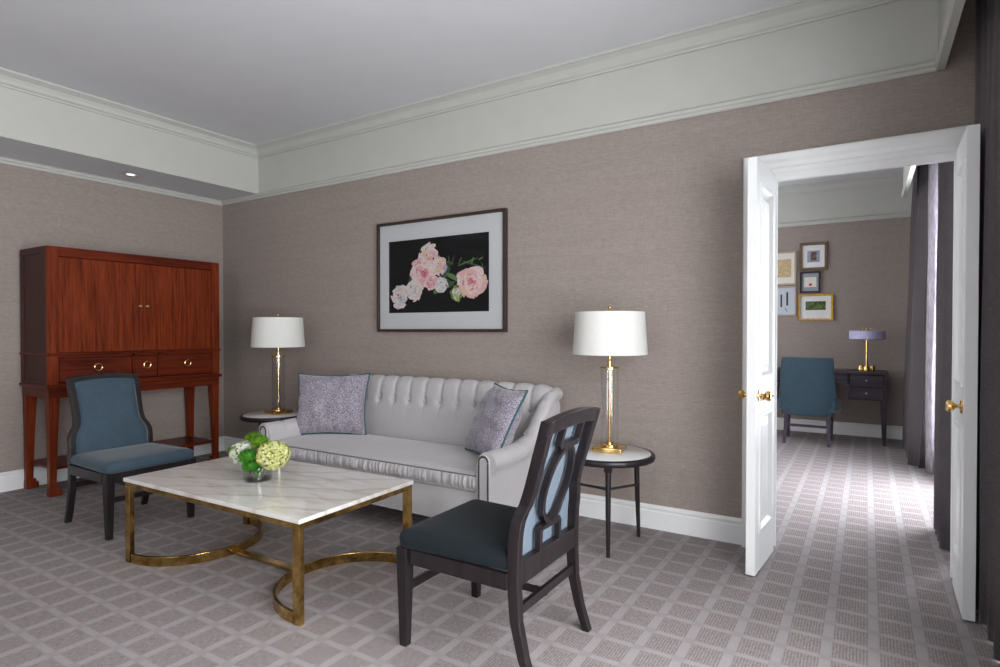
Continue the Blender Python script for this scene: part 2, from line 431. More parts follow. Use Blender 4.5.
def window_wall(name, y0, y1, w):
    a, b, z0, z1 = w
    return wall_with_band(name, [(XR, XR + .15, y0, a, 0, CEIL), (XR, XR + .15, b, y1, 0, CEIL), (XR, XR + .15, a, b, 0, z0), (XR, XR + .15, a, b, z1, CEIL)], [])
window_wall('wall_right', YF - .15, YB2, W1)
window_wall('wall_right_far', YB2, YFAR + .15, W2)
W3 = (-2.2, 0.15, 0.5, 2.5)  # unseen opening, made up for the fill behind the camera
wall_with_band('wall_front', [(XL - .15, W3[0], YF - .15, YF, 0, BAND), (W3[1], XR, YF - .15, YF, 0, BAND), (W3[0], W3[1], YF - .15, YF, 0, W3[2]), (W3[0], W3[1], YF - .15, YF, W3[3], BAND)],
    [(XL - .15, XR, YF - .15, YF, BAND, CEIL)])
wall_with_band('wall_far', [(FXL - .1, XR, YFAR, YFAR + .15, 0, BAND)], [(FXL - .1, XR, YFAR, YFAR + .15, BAND, CEIL)])
W4 = (4.5, 7.1, 0.5, 2.5)  # unseen opening, made up for the far room's fill
wall_with_band('wall_left_far', [(FXL - .1, FXL, YB2, W4[0], 0, BAND), (FXL - .1, FXL, W4[1], YFAR, 0, BAND), (FXL - .1, FXL, W4[0], W4[1], 0, W4[2]), (FXL - .1, FXL, W4[0], W4[1], W4[3], BAND)], [(FXL - .1, FXL, YB2, YFAR, BAND, CEIL)])

def window(name, axis, a, b, z0, z1, c):
    m = MB()
    def bx(u0, u1, w0, w1, zz0, zz1):
        if axis == 'x': m.box(c + w0, c + w1, u0, u1, zz0, zz1, 0.004)
        else: m.box(u0, u1, c + w0, c + w1, zz0, zz1, 0.004)
    f = 0.06
    bx(a, b, 0, .1, z0, z0 + f); bx(a, b, 0, .1, z1 - f, z1); bx(a, a + f, 0, .1, z0 + f, z1 - f); bx(b - f, b, 0, .1, z0 + f, z1 - f)
    n = max(1, round((b - a) / 1.3))
    for i in range(1, n):
        u = lerp(a, b, i / n); bx(u - .03, u + .03, .01, .09, z0 + f, z1 - f)
    o = struct(m.build(name, 'white'))
    g = MB()
    if axis == 'x': g.box(c + .045, c + .051, a + f, b - f, z0 + f, z1 - f)
    else: g.box(a + f, b - f, c + .045, c + .051, z0 + f, z1 - f)
    g.build('window_pane', 'glass', o)
window('window_1', 'x', *W1, XR + .02)
window('window_2', 'x', *W2, XR + .02)
window('added_window_3', 'y', *W3, YF - .12)  # invented window around the fill behind the camera
window('added_window_4', 'x', *W4, FXL - .10)  # invented window around the far room's fill

# soffit over the left wall, valance board in front of the window wall
SOFX, SOFZ = -5.08, 2.589
m = MB(); m.use('ceiling'); m.box(XL, SOFX - .012, YF, YB, SOFZ, SOFZ + .012)
m.use('cream'); m.box(XL, SOFX, YF, YB, SOFZ + .0121, CEIL); m.box(SOFX - .012, SOFX, YF, YB, SOFZ, SOFZ + .0121)
struct(m.build('trim_1', None), 'dropped cream soffit above the left wall')
VX0, VX1, VZ = 0.290, 0.312, 2.575
struct(MB().box(VX0, VX1, YF, YB, VZ, CEIL).build('trim_2', 'cream'), 'cream curtain valance board')
struct(MB().box(VX0, VX1, YB2, 6.95, VZ, CEIL).build('trim_3', 'cream'))

# mouldings: profile (out, up) swept along a straight line
RAIL = [(0, 0), (.010, 0), (.016, .008), (.016, .020), (.026, .026), (.028, .042), (.018, .048), (.012, .055), (0, .055)]
CROWN = [(0, 0), (.014, 0), (.016, .012), (.026, .016), (.034, .024), (.040, .040), (.056, .062), (.080, .074), (.084, .078), (.098, .080), (.100, .095), (0, .095)]
def mould(name, prof, p0, p1, out, z, mat='cream', d0=0.0, d1=0.0, label=None, parent=None):
    """d0/d1: how far each end runs on per unit of profile depth (mitres)"""
    p0, p1 = Vector((*p0, z)), Vector((*p1, z)); o = Vector((*out, 0)); d = (p1 - p0).normalized()
    m = MB(); m.loft([[p0 + o * u + Vector((0, 0, v)) - d * (u * d0) for u, v in prof], [p1 + o * u + Vector((0, 0, v)) + d * (u * d1) for u, v in prof]])
    ob = m.build(name, mat, parent)
    return struct(ob, label) if not parent else ob
RZ = 2.54
mould('trim_4', RAIL, (XL, YB), (VX1, YB), (0, -1), RZ, d0=-1, d1=0, label='picture rail on the back wall')
mould('trim_5', RAIL, (XL, YF), (XL, YB), (1, 0), RZ - .004, d1=-1)
mould('trim_6', CROWN, (SOFX, YB), (VX0, YB), (0, -1), CEIL - .095, d0=-1, d1=-1, label='crown moulding on the back wall')
mould('trim_7', CROWN, (SOFX, YF), (SOFX, YB), (1, 0), CEIL - .095, d1=-1, label='crown moulding on the soffit')
VR = [(-.028, 0), (.006, 0), (.009, .010), (.014, .016), (.016, .030), (.014, .040), (.009, .046), (.005, .060), (0, .066), (-.028, .066)]
mould('trim_8', VR, (VX0, YF), (VX0, YB), (-1, 0), VZ - .035)
mould('trim_9', VR, (VX0, YB2), (VX0, 6.95), (-1, 0), VZ - .035)
mould('trim_10', RAIL, (FXL, YFAR), (XR, YFAR), (0, -1), RZ, label='picture rail in the far room')
mould('trim_11', CROWN, (FXL, YFAR), (XR, YFAR), (0, -1), CEIL - .095)
mould('trim_12', CROWN, (VX0, YF), (VX0, YB), (-1, 0), CEIL - .095, d1=-1)
BASE = [(0, 0), (.018, 0), (.018, .108), (.013, .114), (.013, .122), (.020, .128), (.020, .136), (.012, .145), (.006, .150), (0, .150)]
mould('baseboard_left', BASE, (XL, YF), (XL, YB), (1, 0), 0, 'white', d1=-1)
mould('baseboard_back', BASE, (XL, YB), (DX0 - .155, YB), (0, -1), 0, 'white', d0=-1)
mould('baseboard_far', BASE, (FXL, YFAR), (XR, YFAR), (0, -1), 0, 'white')
mould('baseboard_right', BASE, (XR, YB2), (XR, YFAR), (-1, 0), 0, 'white')

# door casing (door_1) and the jamb lining
CAS = [(0, 0), (0, .020), (.004, .026), (.045, .028), (.050, .020), (.078, .022), (.085, .030), (.110, .034), (.128, .046), (.142, .050), (.160, .050), (.168, .040), (.168, 0)]  # (away from the opening, out of the wall)
m = MB()
zt = DTOP - .05
CAS = [(u * .92, w) for u, w in CAS]
def cas_ring(kind):
    r = []
    for u, w in CAS:
        if kind == 0: r.append((DX0 - u, YB - w, 0))
        elif kind == 1: r.append((DX0 - u, YB - w, zt + u))
        elif kind == 2: r.append((DX1 + u, YB - w, zt + u))
        else: r.append((DX1 + u, YB - w, 0))
    return r
DTOPC = DTOP
zt = DTOPC - .04
m.loft([cas_ring(k) for k in range(4)])
m.box(DX0 - .03, DX0, YB, YB2, 0, DTOP); m.box(DX1, DX1 + .03, YB, YB2, 0, DTOP); m.box(DX0 - .03, DX1 + .03, YB, YB2, DTOP, DTOP + .03)
m.box(DX0, DX0 + .012, YB + .065, YB + .085, 0, DTOP); m.box(DX1 - .012, DX1, YB + .065, YB + .085, 0, DTOP); m.box(DX0, DX1, YB + .065, YB + .085, DTOP - .012, DTOP)
for s in (DX0 - .14, DX1 + .02): m.box(s, s + .12, YB2, YB2 + .02, 0, DTOP + .1)
m.box(DX0 - .02, DX1 + .02, YB2, YB2 + .02, DTOP, DTOP + .1)
struct(m.build('door_1', 'white'), 'white moulded door casing around the open double doorway')

def knob_set(parent, cx, cy, z, sx, lever=False):
    """brass knob on a rose; sx = which way it sticks out in local x"""
    m = MB()
    def P(r, t): return r
    prof = [(.004, .060), (.018, .058), (.026, .050), (.027, .040), (.020, .030), (.010, .024), (.009, .010), (.012, .008), (.030, .006), (.032, 0)]
    rings = []
    for r, t in prof[::-1]:
        rings.append([(cx + sx * t, cy + r * math.cos(2 * math.pi * k / 20), z + r * math.sin(2 * math.pi * k / 20)) for k in range(20)])
    m.loft(rings)
    return m.build('door_knob', 'brass', parent, smooth=True)

def door_leaf(name, hinge, ang, side, label, both=True):
    """leaf in local coordinates: along -y from the hinge, thickness from 0 to side*0.045 in x"""
    W, H, T = 0.425, 2.106, 0.045
    root = bpy.data.objects.new(name, None); COL.objects.link(root); root.location = (hinge[0], hinge[1], 0.012); root.rotation_euler = (0, 0, ang)
    struct(root, label)
    x0, x1 = sorted((0, side * T)); y0, y1 = -W, 0
    m = MB(); m.box(x0 + .010, x1 - .010, y0 + .02, y1 - .02, .02, H - .02)
    st = .085
    P = [(0.21, 0.80), (1.00, 1.975)]
    m.box(x0, x1, y0, y0 + st, 0, H, .002, 1); m.box(x0, x1, y1 - st, y1, 0, H, .002, 1)
    for a, b in ((0, P[0][0]), (P[0][1], P[1][0]), (P[1][1], H)): m.box(x0, x1, y0 + st, y1 - st, a, b)
    for a, b in P:     # bolection frame and raised field on both faces
        for xs, sg in ((x0, -1), (x1, 1)):
            ya, yb = y0 + st, y1 - st
            def ring(off, h): return [(xs + sg * h, ya + off, a + off), (xs + sg * h, yb - off, a + off), (xs + sg * h, yb - off, b - off), (xs + sg * h, ya + off, b - off)]
            m.loft([ring(-.012, -.001), ring(-.010, .006), ring(.004, .008), ring(.016, -.004), ring(.020, -.0085), ring(.034, -.0085), ring(.060, -.001), ring(.062, -.001)], cap=False)
            m.face([m.bm.verts.new(p) for p in ring(.062, -.001)])
    m.build('door_panel', 'white', root)
    kz = .905
    knob_set(root, x0, y0 + .072, kz, -1)
    if both: knob_set(root, x1, y0 + .072, kz, 1)
    return root
dl = door_leaf('door_2', (-0.437, YB - .054), -math.atan2(.034, .428), -1, 'left white panelled door leaf standing open')
dr = door_leaf('door_3', (0.362, YB - .054), math.radians(-1.2), 1, 'right white panelled door leaf standing open', both=False)
m = MB()
for y, r in ((-.27, .009), (-.20, .009), (-.12, .007)):
    m.loft([[(t, y + q * r * math.cos(k * math.pi / 7), .895 - .012 + q * r * math.sin(k * math.pi / 7)) for k in range(14)] for q, t in ((1.3, 0), (1.3, .003), (.8, .008), (.8, .020), (.3, .022))])
m.build('door_bolt', 'brass', dl, smooth=True)

# ------------------------------------------------------------------ cherry cabinet
def cabinet():
    CX, CY = -5.635, 2.597
    root = empty('cabinet', 'tall reddish cherry wood cabinet on legs against the left wall', 'cabinet', (CX, CY, 0))
    D, HW = .475, .678        # depth, half width (front at local x = D)
    # carcass
    m = MB(); m.use('cherry_shaded_side')
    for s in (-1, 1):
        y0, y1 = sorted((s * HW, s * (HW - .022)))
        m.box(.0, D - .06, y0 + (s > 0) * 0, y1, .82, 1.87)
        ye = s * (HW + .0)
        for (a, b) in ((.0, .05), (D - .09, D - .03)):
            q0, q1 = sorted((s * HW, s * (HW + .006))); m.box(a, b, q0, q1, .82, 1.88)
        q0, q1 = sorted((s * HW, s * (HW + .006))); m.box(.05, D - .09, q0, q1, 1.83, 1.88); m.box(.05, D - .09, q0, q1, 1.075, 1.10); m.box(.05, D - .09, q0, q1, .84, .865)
    m.box(0, .02, -HW, HW, .82, 1.87)
    m.use('cherry')
    for s in (-1, 1):
        q0, q1 = sorted((s * (HW + .006), s * (HW - .068))); m.box(D - .03, D, q0, q1, .84, 1.88, .003, 1)
    m.use('cherry_h')
    m.box(0, D - .03, -HW - .004, HW + .004, 1.862, 1.88); m.box(D - .03, D, -HW + .068, HW - .068, 1.808, 1.88, .003, 1)
    m.box(0, D - .03, -HW + .02, HW - .02, 1.06, 1.085)
    # ledges and apron
    m.box(0, D + .012, -HW - .016, HW + .016, 1.060, 1.078, .005); m.box(0, D + .016, -HW - .020, HW + .020, .815, .840, .006)
    m.box(0, D - .002, -HW + .0, HW - .0, .740, .815); m.box(.02, D - .02, -HW + .02, HW - .02, .84, .848)
    for y in (-.078, .128):
        m.box(D - .03, D - .001, y - .008, y + .008, .85, 1.06)
    m.box(D - .03, D - .001, -HW + .068, HW - .068, 1.040, 1.060); m.box(D - .03, D - .001, -HW + .068, HW - .068, .840, .852)
    m.build('carcass', None, root)
    for k, (a, b, str_) in enumerate(((-HW + .068, .004, True), (.004, HW - .068, False))):
        d = MB(); d.box(D - .034, D - .014, a + .002, b - .002, 1.080, 1.806, .002, 1)
        if k == 0: d.box(D - .014, D - .006, b - .055, b - .002, 1.080, 1.806, .002, 1)
        o = d.build('door', 'cherry', root)
        kk = MB(); y = b - .027 if k == 0 else a + .034; x = D - .006 if k == 0 else D - .014
        kk.loft([[(x + t, y + r * math.cos(q * math.pi / 8), 1.452 + r * math.sin(q * math.pi / 8)) for q in range(16)] for r, t in ((.010, 0), (.005, .004), (.005, .012), (.012, .017), (.012, .022), (.005, .027))])
        kk.build('knob', 'brass', o, smooth=True)
    for a, b in ((-HW + .068, -.086), (-.070, .120), (.136, HW - .068)):
        d = MB(); d.box(D - .025, D - .004, a + .004, b - .004, .856, 1.036, .003, 1)
        o = d.build('drawer', 'cherry_h', root)
        r = MB(); c = (a + b) / 2; zc = .967
        r.tube([(D + .010, c + .027 * math.cos(q * math.pi / 12), zc - .008 + .027 * math.sin(q * math.pi / 12)) for q in range(25)], .0045, 8, cap=False)
        r.tube([(D - .004, c, zc + .019), (D + .012, c, zc + .019)], .004, 8)
        r.build('ring_pull', 'brass', o, smooth=True)
    for sx in (0, 1):
        for s in (-1, 1):
            xc = D - .038 if sx else .040; yc = s * (HW - .036)
            l = MB()
            def rr(z, hx, hy, ox=0, oy=0): return [(xc + ox - hx, yc + oy - hy, z), (xc + ox + hx, yc + oy - hy, z), (xc + ox + hx, yc + oy + hy, z), (xc + ox - hx, yc + oy + hy, z)]
            i = -s * .010; j = (-1 if sx else 1) * .008
            l.loft([rr(.075, .022, .022, -j, -i), rr(.45, .027, .028, -j * .5, -i * .5), rr(.7399, .036, .036)])
            q0 = yc - s * -.012; 
            l.box(xc - .034 - j, xc + .026 - j, min(yc + s * .034, yc - s * .05), max(yc + s * .034, yc - s * .05), 0, .05, .006)
            l.box(xc - .026 - j, xc + .024 - j, min(yc + s * .034, yc - s * .03), max(yc + s * .034, yc - s * .03), .045, .076, .004)
            l.build('leg', 'cherry', root)
    s_ = MB(); s_.box(.02, D - .03, -HW + .03, HW - .03, .195, .220, .004); s_.build('shelf', 'cherry_h', root)
cabinet()

# ------------------------------------------------------------------ chairs
BX = [(0, -.285), (.10, -.250), (.22, -.222), (.36, -.214), (.50, -.218), (.57, -.226), (.60, -.232), (.95, -.335)]
BW = [(0, .255), (.54, .258), (.575, .252), (.635, .218), (.68, .213), (.95, .220)]
def bx(z): return lerp(-.232, -.335, (z - .60) / .35) if z > .60 else interp(BX, z)
def bw(z): return interp(BW, z)
def dining_chair(loc, rz, label, seat_mat, front_mat, rear_mat):
    root = empty('side_chair', label, 'chair', loc, rz, None)
    zs = [0, .05, .10, .16, .22, .30, .36, .42, .50, .54, .57, .60, .63, .67, .71, .75, .80, .85, .90, .935]
    for s in (-1, 1):
        m = MB(); rings = []
        for z in zs:
            w = bw(z); x = bx(z); d = lerp(.030, .044, min(1, z / .35)); t = .036
            rings.append([(x - d / 2, s * (w - t), z), (x + d / 2, s * (w - t), z), (x + d / 2, s * w, z), (x - d / 2, s * w, z)])
        m.loft(rings); m.build('rear_leg', 'espresso', root, bevel=.003)
        m = MB(); xf = .284
        m.loft([[(xf - q, s * (.250) - q, z), (xf + q, s * (.250) - q, z), (xf + q, s * (.250) + q, z), (xf - q, s * (.250) + q, z)] for q, z in ((.0165, 0), (.0255, .36), (.0255, .394))])
        m.build('front_leg', 'espresso', root, bevel=.003)
    # rails
    m = MB()
    for s in (-1, 1): m.box(-.20, .240, s * .258 - .013, s * .258 + .013, .335, .394)
    m.box(.268, .304, -.235, .235, .335, .394)
    m.box(bx(.37) - .022, bx(.37) + .012, -.222, .222, .345, .425)
    m.box(.270, .290, -.235, .235, .215, .245); m.box(bx(.26) - .010, bx(.26) + .010, -.228, .228, .235, .268)
    m.box(bx(.25), .240, -.011, .011, .222, .245)
    m.build('seat_frame', 'espresso', root, bevel=.002)
    # crest rail
    m = MB(); rings = []
    for i in range(17):
        y = lerp(-.222, .222, i / 16); a = .022 * (1 - (y / .222) ** 2); bow = -.012 * (1 - (y / .222) ** 2)
        zl, zu = .880 + a * .8, .935 + a
        def X(z): return bx(z) + bow
        rings.append([(X(zl) - .018, y, zl), (X(zl) + .018, y, zl), (X(zu) + .018, y, zu), (X(zu) - .018, y, zu)])
    m.loft(rings); m.build('crest_rail', 'espresso', root, bevel=.004)
    # seat cushion
    m = MB(); rings = []
    def outline(ins, z):
        pts = []
        hw, xf, xr = .276 - ins, .318 - ins, -.205 + ins
        r = max(.02, .05 - ins)
        cs = [(xf - r, -hw + r, -90), (xf - r, hw - r, 0), (xr + .02, hw - .032, 90), (xr + .02, -hw + .032, 180)]
        for k, (cx, cy, a0) in enumerate(cs):
            rr = r if k < 2 else .012
            for j in range(6):
                a = math.radians(a0 + 90 * j / 5); pts.append((cx + rr * math.cos(a), cy + rr * math.sin(a), z))
        return pts
    prof = [(.012, .394), (.002, .400), (0, .415), (0, .432), (.006, .446), (.022, .457), (.05, .463), (.10, .467), (.16, .469), (.22, .470)]
    m.loft([outline(i, z) for i, z in prof]); o = m.build('seat', seat_mat, root, smooth=True, angle=60)
    # upholstered back, front side
    m = MB(); NZ, NY = 22, 16; z0, z1 = .40, .905
    grid = []
    for i in range(NZ + 1):
        z = lerp(z0, z1, i / NZ); hw = bw(z) - .034; row = []
        for j in range(NY + 1):
            u = -1 + 2 * j / NY; y = u * hw; zz = z
            top = .022 * (1 - (y / .2) ** 2) * .8 if i > NZ * .6 else 0; zz = z + top * ((i / NZ - .6) / .4 if i > NZ * .6 else 0)
            e = min(1, (1 - abs(u)) / .22) * min(1, (1 - i / NZ) / .12) * min(1, (i / NZ) / .06 + .3)
            x = bx(z) + .021 + .022 * math.sin(e * math.pi / 2)
            row.append(m.bm.verts.new((x, y, zz)))
        grid.append(row)
    for i in range(NZ):
        for j in range(NY): m.face([grid[i][j], grid[i][j + 1], grid[i + 1][j + 1], grid[i + 1][j]])
    back = [[m.bm.verts.new((bx(lerp(z0, z1, i / NZ)) + .0205, v.co.y, v.co.z)) for v in (grid[i][0], grid[i][NY])] for i in range(NZ + 1)]
    for i in range(NZ):
        m.face([grid[i][0], grid[i + 1][0], back[i + 1][0], back[i][0]]); m.face([grid[i][NY], back[i][1], back[i + 1][1], grid[i + 1][NY]])
    m.build('backrest', front_mat, root, smooth=True, angle=60)
    m = MB(); rings = []
    for i in range(NZ + 1):
        z = lerp(.395, .90, i / NZ); hw = bw(z) - .030; x = bx(z) + .016
        rings.append([(x, -hw, z), (x, hw, z), (x + .005, hw, z), (x + .005, -hw, z)])
    m.loft(rings); o = m.build('back_panel', rear_mat, root); o['label'] = 'pale blue outer back fabric'
    # fretwork
    m = MB(); N = (-1, 0, -.28)
    def P(w, z): return (bx(z) - .009, w, z)
    cz, hh, hw = .665, .148, .098
    m.bar([P(hw * math.cos(math.radians(a)), cz + hh * math.sin(math.radians(a))) for a in range(0, 361, 10)], .019, .026, N)
    for zb, ze, sg in ((.822, .895, 1), (.508, .40, -1)):
        m.bar([P(-.080, ze), P(-.080, zb + sg * .010), P(-.070, zb), P(.070, zb), P(.080, zb + sg * .010), P(.080, ze)], .018, .025, N)
    m.build('fretwork', 'espresso', root, bevel=.002)
    # welt along the seat front edge
    return root
dining_chair((-4.115, 1.972, 0), 0, 'blue upholstered side chair in front of the cherry cabinet, beside the coffee table', 'blue', 'blue', 'blue_pale')
dining_chair((-1.266, 2.018, 0), math.pi, 'side chair seen from behind, with oval fretwork over pale blue and dark teal seat', 'teal_dark', 'teal_dark', 'blue_pale')

# ------------------------------------------------------------------ coffee table
def coffee_table():
    cx, cy = -2.714, 1.992; hx, hy = .692, .378
    root = empty('coffee_table', 'rectangular coffee table with veined cream marble top and aged brass base', 'table', (cx, cy, 0), math.radians(1.4))
    MB().box(-hx, hx, -hy, hy, .435, .455, .003).build('tabletop', 'marble', root)
    m = MB(); b = .030; zz0, zz1 = .409, .4345
    e = .006
    m.box(-hx + e, hx - e, -hy + e, -hy + e + .022, zz0, zz1); m.box(-hx + e, hx - e, hy - e - .022, hy - e, zz0, zz1)
    m.box(-hx + e, -hx + e + .022, -hy + e + .022, hy - e - .022, zz0, zz1); m.box(hx - e - .022, hx - e, -hy + e + .022, hy - e - .022, zz0, zz1)
    m.build('top_frame', 'brass_aged', root, bevel=.0015)
    for sx in (-1, 1):
        for sy in (-1, 1):
            xa, xb = sorted((sx * (hx - e), sx * (hx - e - .044))); ya, yb = sorted((sy * (hy - e), sy * (hy - e - .026)))
            MB().box(xa, xb, ya, yb, .0, zz0).build('leg', 'brass_aged', root, bevel=.0015)
        m = MB(); pts = []
        x_end = sx * (hx - e - .048); r = .36; yy = hy - e - .010
        for k in range(41):
            a = math.radians(-90 + 180 * k / 40)
            pts.append((x_end - sx * r * math.cos(a), yy * math.sin(a), .026))
        m.bar(pts, .014, .050, (0, 0, 1)); m.build('base_arc', 'brass_aged', root, bevel=.0015)
    xa = hx - e - .048 - .36
    MB().box(-xa + .006, xa - .006, -.022, .022, .012, .026).build('stretcher', 'brass_aged', root, bevel=.0015)
coffee_table()

# ------------------------------------------------------------------ sofa
SX, SY = -2.745, 3.16
def sofa():
    root = empty('sofa', 'silver-grey tufted sofa with rolled arms against the back wall', 'sofa', (SX, SY, 0))
    HWI = .905     # inner half width between arms
    HWO = 1.005
    yf, yb = -.46, .44
    # base rail
    m = MB(); m.box(-HWO + .02, HWO - .02, yf + .015, yb - .02, .150, .345, .012, 3)
    m.build('base', 'sofa', root, smooth=True)
    m = MB(); m.tube([(-HWO + .03, yf + .013, .152), (HWO - .03, yf + .013, .152)], .005, 8); m.build('welt', 'sofa', root, smooth=True)
    for x in (-.9, .9):
        for y in (yf + .09, yb - .08):
            m = MB(); m.loft([[(x + q * math.cos(k * math.pi / 2 + .785), y + q * math.sin(k * math.pi / 2 + .785), z) for k in range(4)] for q, z in ((.028, 0), (.040, .151))])
            m.build('foot', 'espresso', root)
    # back: profile swept across with tufting
    prof = [(.20, .40), (.215, .50), (.235, .60), (.255, .68), (.270, .74), (.282, .80), (.296, .845), (.320, .872), (.352, .880), (.385, .868), (.405, .835), (.412, .78), (.415, .70), (.418, .50), (.420, .20)]
    fine = []
    for a, b in zip(prof, prof[1:]):
        for k in range(5): fine.append((lerp(a[0], b[0], k / 5), lerp(a[1], b[1], k / 5)))
    fine.append(prof[-1])
    # smooth the profile
    for _ in range(4):
        fine = [fine[0]] + [((a[0] + 2 * b[0] + c[0]) / 4, (a[1] + 2 * b[1] + c[1]) / 4) for a, b, c in zip(fine, fine[1:], fine[2:])] + [fine[-1]]
    NB = 12; bt = [(-.83 + 1.66 * i / (NB - 1)) for i in range(NB)]
    ZB = .715
    nx = 220; rows = []
    m = MB()
    HB = HWO - .045
    arc = [0]
    for a, b in zip(fine, fine[1:]): arc.append(arc[-1] + math.hypot(b[0] - a[0], b[1] - a[1]))
    sb = min(range(len(fine)), key=lambda i: abs(fine[i][1] - ZB) + (0 if fine[i][0] < .34 else 9)); sB = arc[sb]
    def disp(x, s, i):
        y, z = fine[i]
        d = 0
        if y < .40:
            for q in bt:
                dx = x - q
                d -= .030 * math.exp(-(dx * dx + (s - sB) ** 2) / (2 * .018 ** 2))
                if s > sB: d -= .010 * math.exp(-dx * dx / (2 * .009 ** 2)) * (1 - math.exp(-(s - sB) / .02)) * max(0, 1 - max(0, (s - sB - .24)) / .10)
                elif s > 0.02: d -= .0045 * math.exp(-dx * dx / (2 * .006 ** 2)) * math.exp(-(sB - s) / .12)
            if s > sB - .03:
                u = (x - bt[0]) / (bt[1] - bt[0]); u = u - math.floor(u)
                k = min(1, (s - sB + .03) / .08) * max(0, 1 - max(0, (s - sB - .22)) / .12)
                d += .008 * math.sin(math.pi * u) * k
        return d
    for j in range(nx + 1):
        x = lerp(-HB, HB, j / nx); row = []
        edge = max(0, (abs(x) - (HB - .07)) / .07)
        for i, (y, z) in enumerate(fine):
            i0, i1 = max(0, i - 1), min(len(fine) - 1, i + 1)
            ty, tz = fine[i1][0] - fine[i0][0], fine[i1][1] - fine[i0][1]; L = math.hypot(ty, tz); ny, nz = -tz / L, ty / L
            d = disp(x, arc[i], i) * (1 - .6 * edge)
            yy = y + ny * d; zz = z + nz * d - (.015 * edge ** 2 if z > .75 else 0) + .006 * (1 - (x / HB) ** 2) * (z > .7)
            row.append(m.bm.verts.new((x, yy, zz)))
        rows.append(row)
    for a, b in zip(rows, rows[1:]):
        for i in range(len(a) - 1): m.face([a[i], a[i + 1], b[i + 1], b[i]])
    m.face(rows[0]); m.face(rows[-1][::-1])
    m.build('back', 'sofa', root, smooth=True, angle=75)
    for q in bt:
        y, z = fine[sb]; m = MB(); m.sphere((q, y + .014, z), .010, 12, 8, (1, .6, 1)); m.build('button', 'sofa', root, smooth=True)
    # seat cushion with gathered front
    m = MB(); rings = []; NX = 460
    random.seed(4)
    for j in range(NX + 1):
        x = lerp(-HWI + .004, HWI - .004, j / NX); u = x / HWI
        crown = .020 * (1 - u ** 4)
        ruch = mnoise.noise(Vector((x * 52, 0, 1.7))) * .014 + mnoise.noise(Vector((x * 105, 3, 0))) * .011
        pr = []
        f = yf - .004
        pr += [(f + .04, .347), (f + .012, .349), (f + .004 + ruch * .4, .356), (f - .004 + ruch, .375), (f - .006 + ruch * 1.2, .395), (f - .003 + ruch, .412), (f + .002, .428), (f + .008, .436)]
        pr += [(f + .06, .447 + crown * .5), (f + .15, .452 + crown), (f + .35, .452 + crown), (f + .55, .445 + crown * .6), (f + .655, .435), (f + .665, .40), (f + .66, .347)]
        sgn = 1
        sq = max(0, (abs(u) - .985) / .015)
        rings.append([(x, lerp(y, -.1, sq * .02), lerp(z, .395, sq * .25)) for y, z in pr])
    m.loft(rings); cu = m.build('seat_cushion', 'sofa', root, smooth=True, angle=70)
    m = MB(); m.tube([(lerp(-HWI + .01, HWI - .01, k / 40), yf + .0015, .4345) for k in range(41)], .0045, 8); 
    m.build('piping', 'sofa_pipe', cu, smooth=True)
    m = MB(); m.tube([(lerp(-HWI + .01, HWI - .01, k / 40), yf + .004, .3515) for k in range(41)], .0045, 8); m.build('piping', 'sofa', cu, smooth=True)
    # arms
    TOP = [(yf, .575), (yf + .15, .575), (yf + .33, .580), (yf + .45, .600), (yf + .53, .650), (yf + .60, .720), (yf + .68, .795), (yf + .76, .845), (yf + .82, .865), (yb - .03, .865)]
    def top(y):
        return interp(TOP, y)
    for s in (-1, 1):
        m = MB(); rings = []
        n = 60
        for k in range(n + 1):
            y = lerp(yf, yb - .03, k / n); zt_ = top(y)
            back = min(1, max(0, (y - (yf + .42)) / .3))
            r = lerp(.060, .044, back); cxr = HWI + .064; cr = zt_ - r
            ring = [(HWI - .004, .16), (HWI - .004, cr - .09), (HWI - .006, cr - .03)]
            for a in range(170, -76, -15):
                tuft = 0
                if 60 < a < 180 and 0.05 < (y - yf):
                    ph = (y - yf) / .16; tuft = -.006 * math.exp(-((ph - round(ph)) / .10) ** 2)
                ring.append((cxr + (r + tuft) * math.cos(math.radians(a)), cr + (r + tuft) * math.sin(math.radians(a))))
            ring += [(HWO - .012, cr - r - .03), (HWO - .010, .30), (HWO - .010, .16)]
            rings.append([(s * a, y, b) for a, b in ring])
        m.loft(rings); arm = m.build('arm', 'sofa', root, smooth=True, angle=75)
        # front facing panel and nailheads
        m = MB(); hw = .036; cxp = HWI + .052; zc = .575 - .052
        pts = [(cxp - hw, .165)] + [(cxp + hw * math.cos(math.radians(a)), zc + hw * math.sin(math.radians(a))) for a in range(180, -1, -15)] + [(cxp + hw, .165)]
        m.loft([[(s * a, yf + .002, b) for a, b in pts], [(s * a, yf - .010, b) for a, b in pts], [(s * (cxp + (a - cxp) * .9), yf - .014, b - .001) for a, b in pts]])
        fp = m.build('front_panel', 'sofa', arm, smooth=True)
        m = MB(); hw2 = .030
        path = []
        z = .175
        while z < zc: path.append((cxp - hw2, z)); z += .0125
        for a in range(180, -1, -22): path.append((cxp + hw2 * math.cos(math.radians(a)), zc + hw2 * math.sin(math.radians(a))))
        z = zc - .0125
        while z > .175: path.append((cxp + hw2, z)); z -= .0125
        for a, b in path: m.sphere((s * a, yf - .013, b), .0064, 7, 5)
        nl = m.build('nailhead_trim', 'nail', arm, smooth=True); nl['kind'] = 'stuff'
        for q in (.16, .32, .48):
            if True:
                y = yf + q; zt_ = top(y); m = MB(); a = math.radians(125)
                m.sphere((s * (HWI + .064 + .056 * math.cos(a)), y, zt_ - .060 + .056 * math.sin(a)), .008, 10, 6); m.build('button', 'sofa', arm, smooth=True)
sofa()

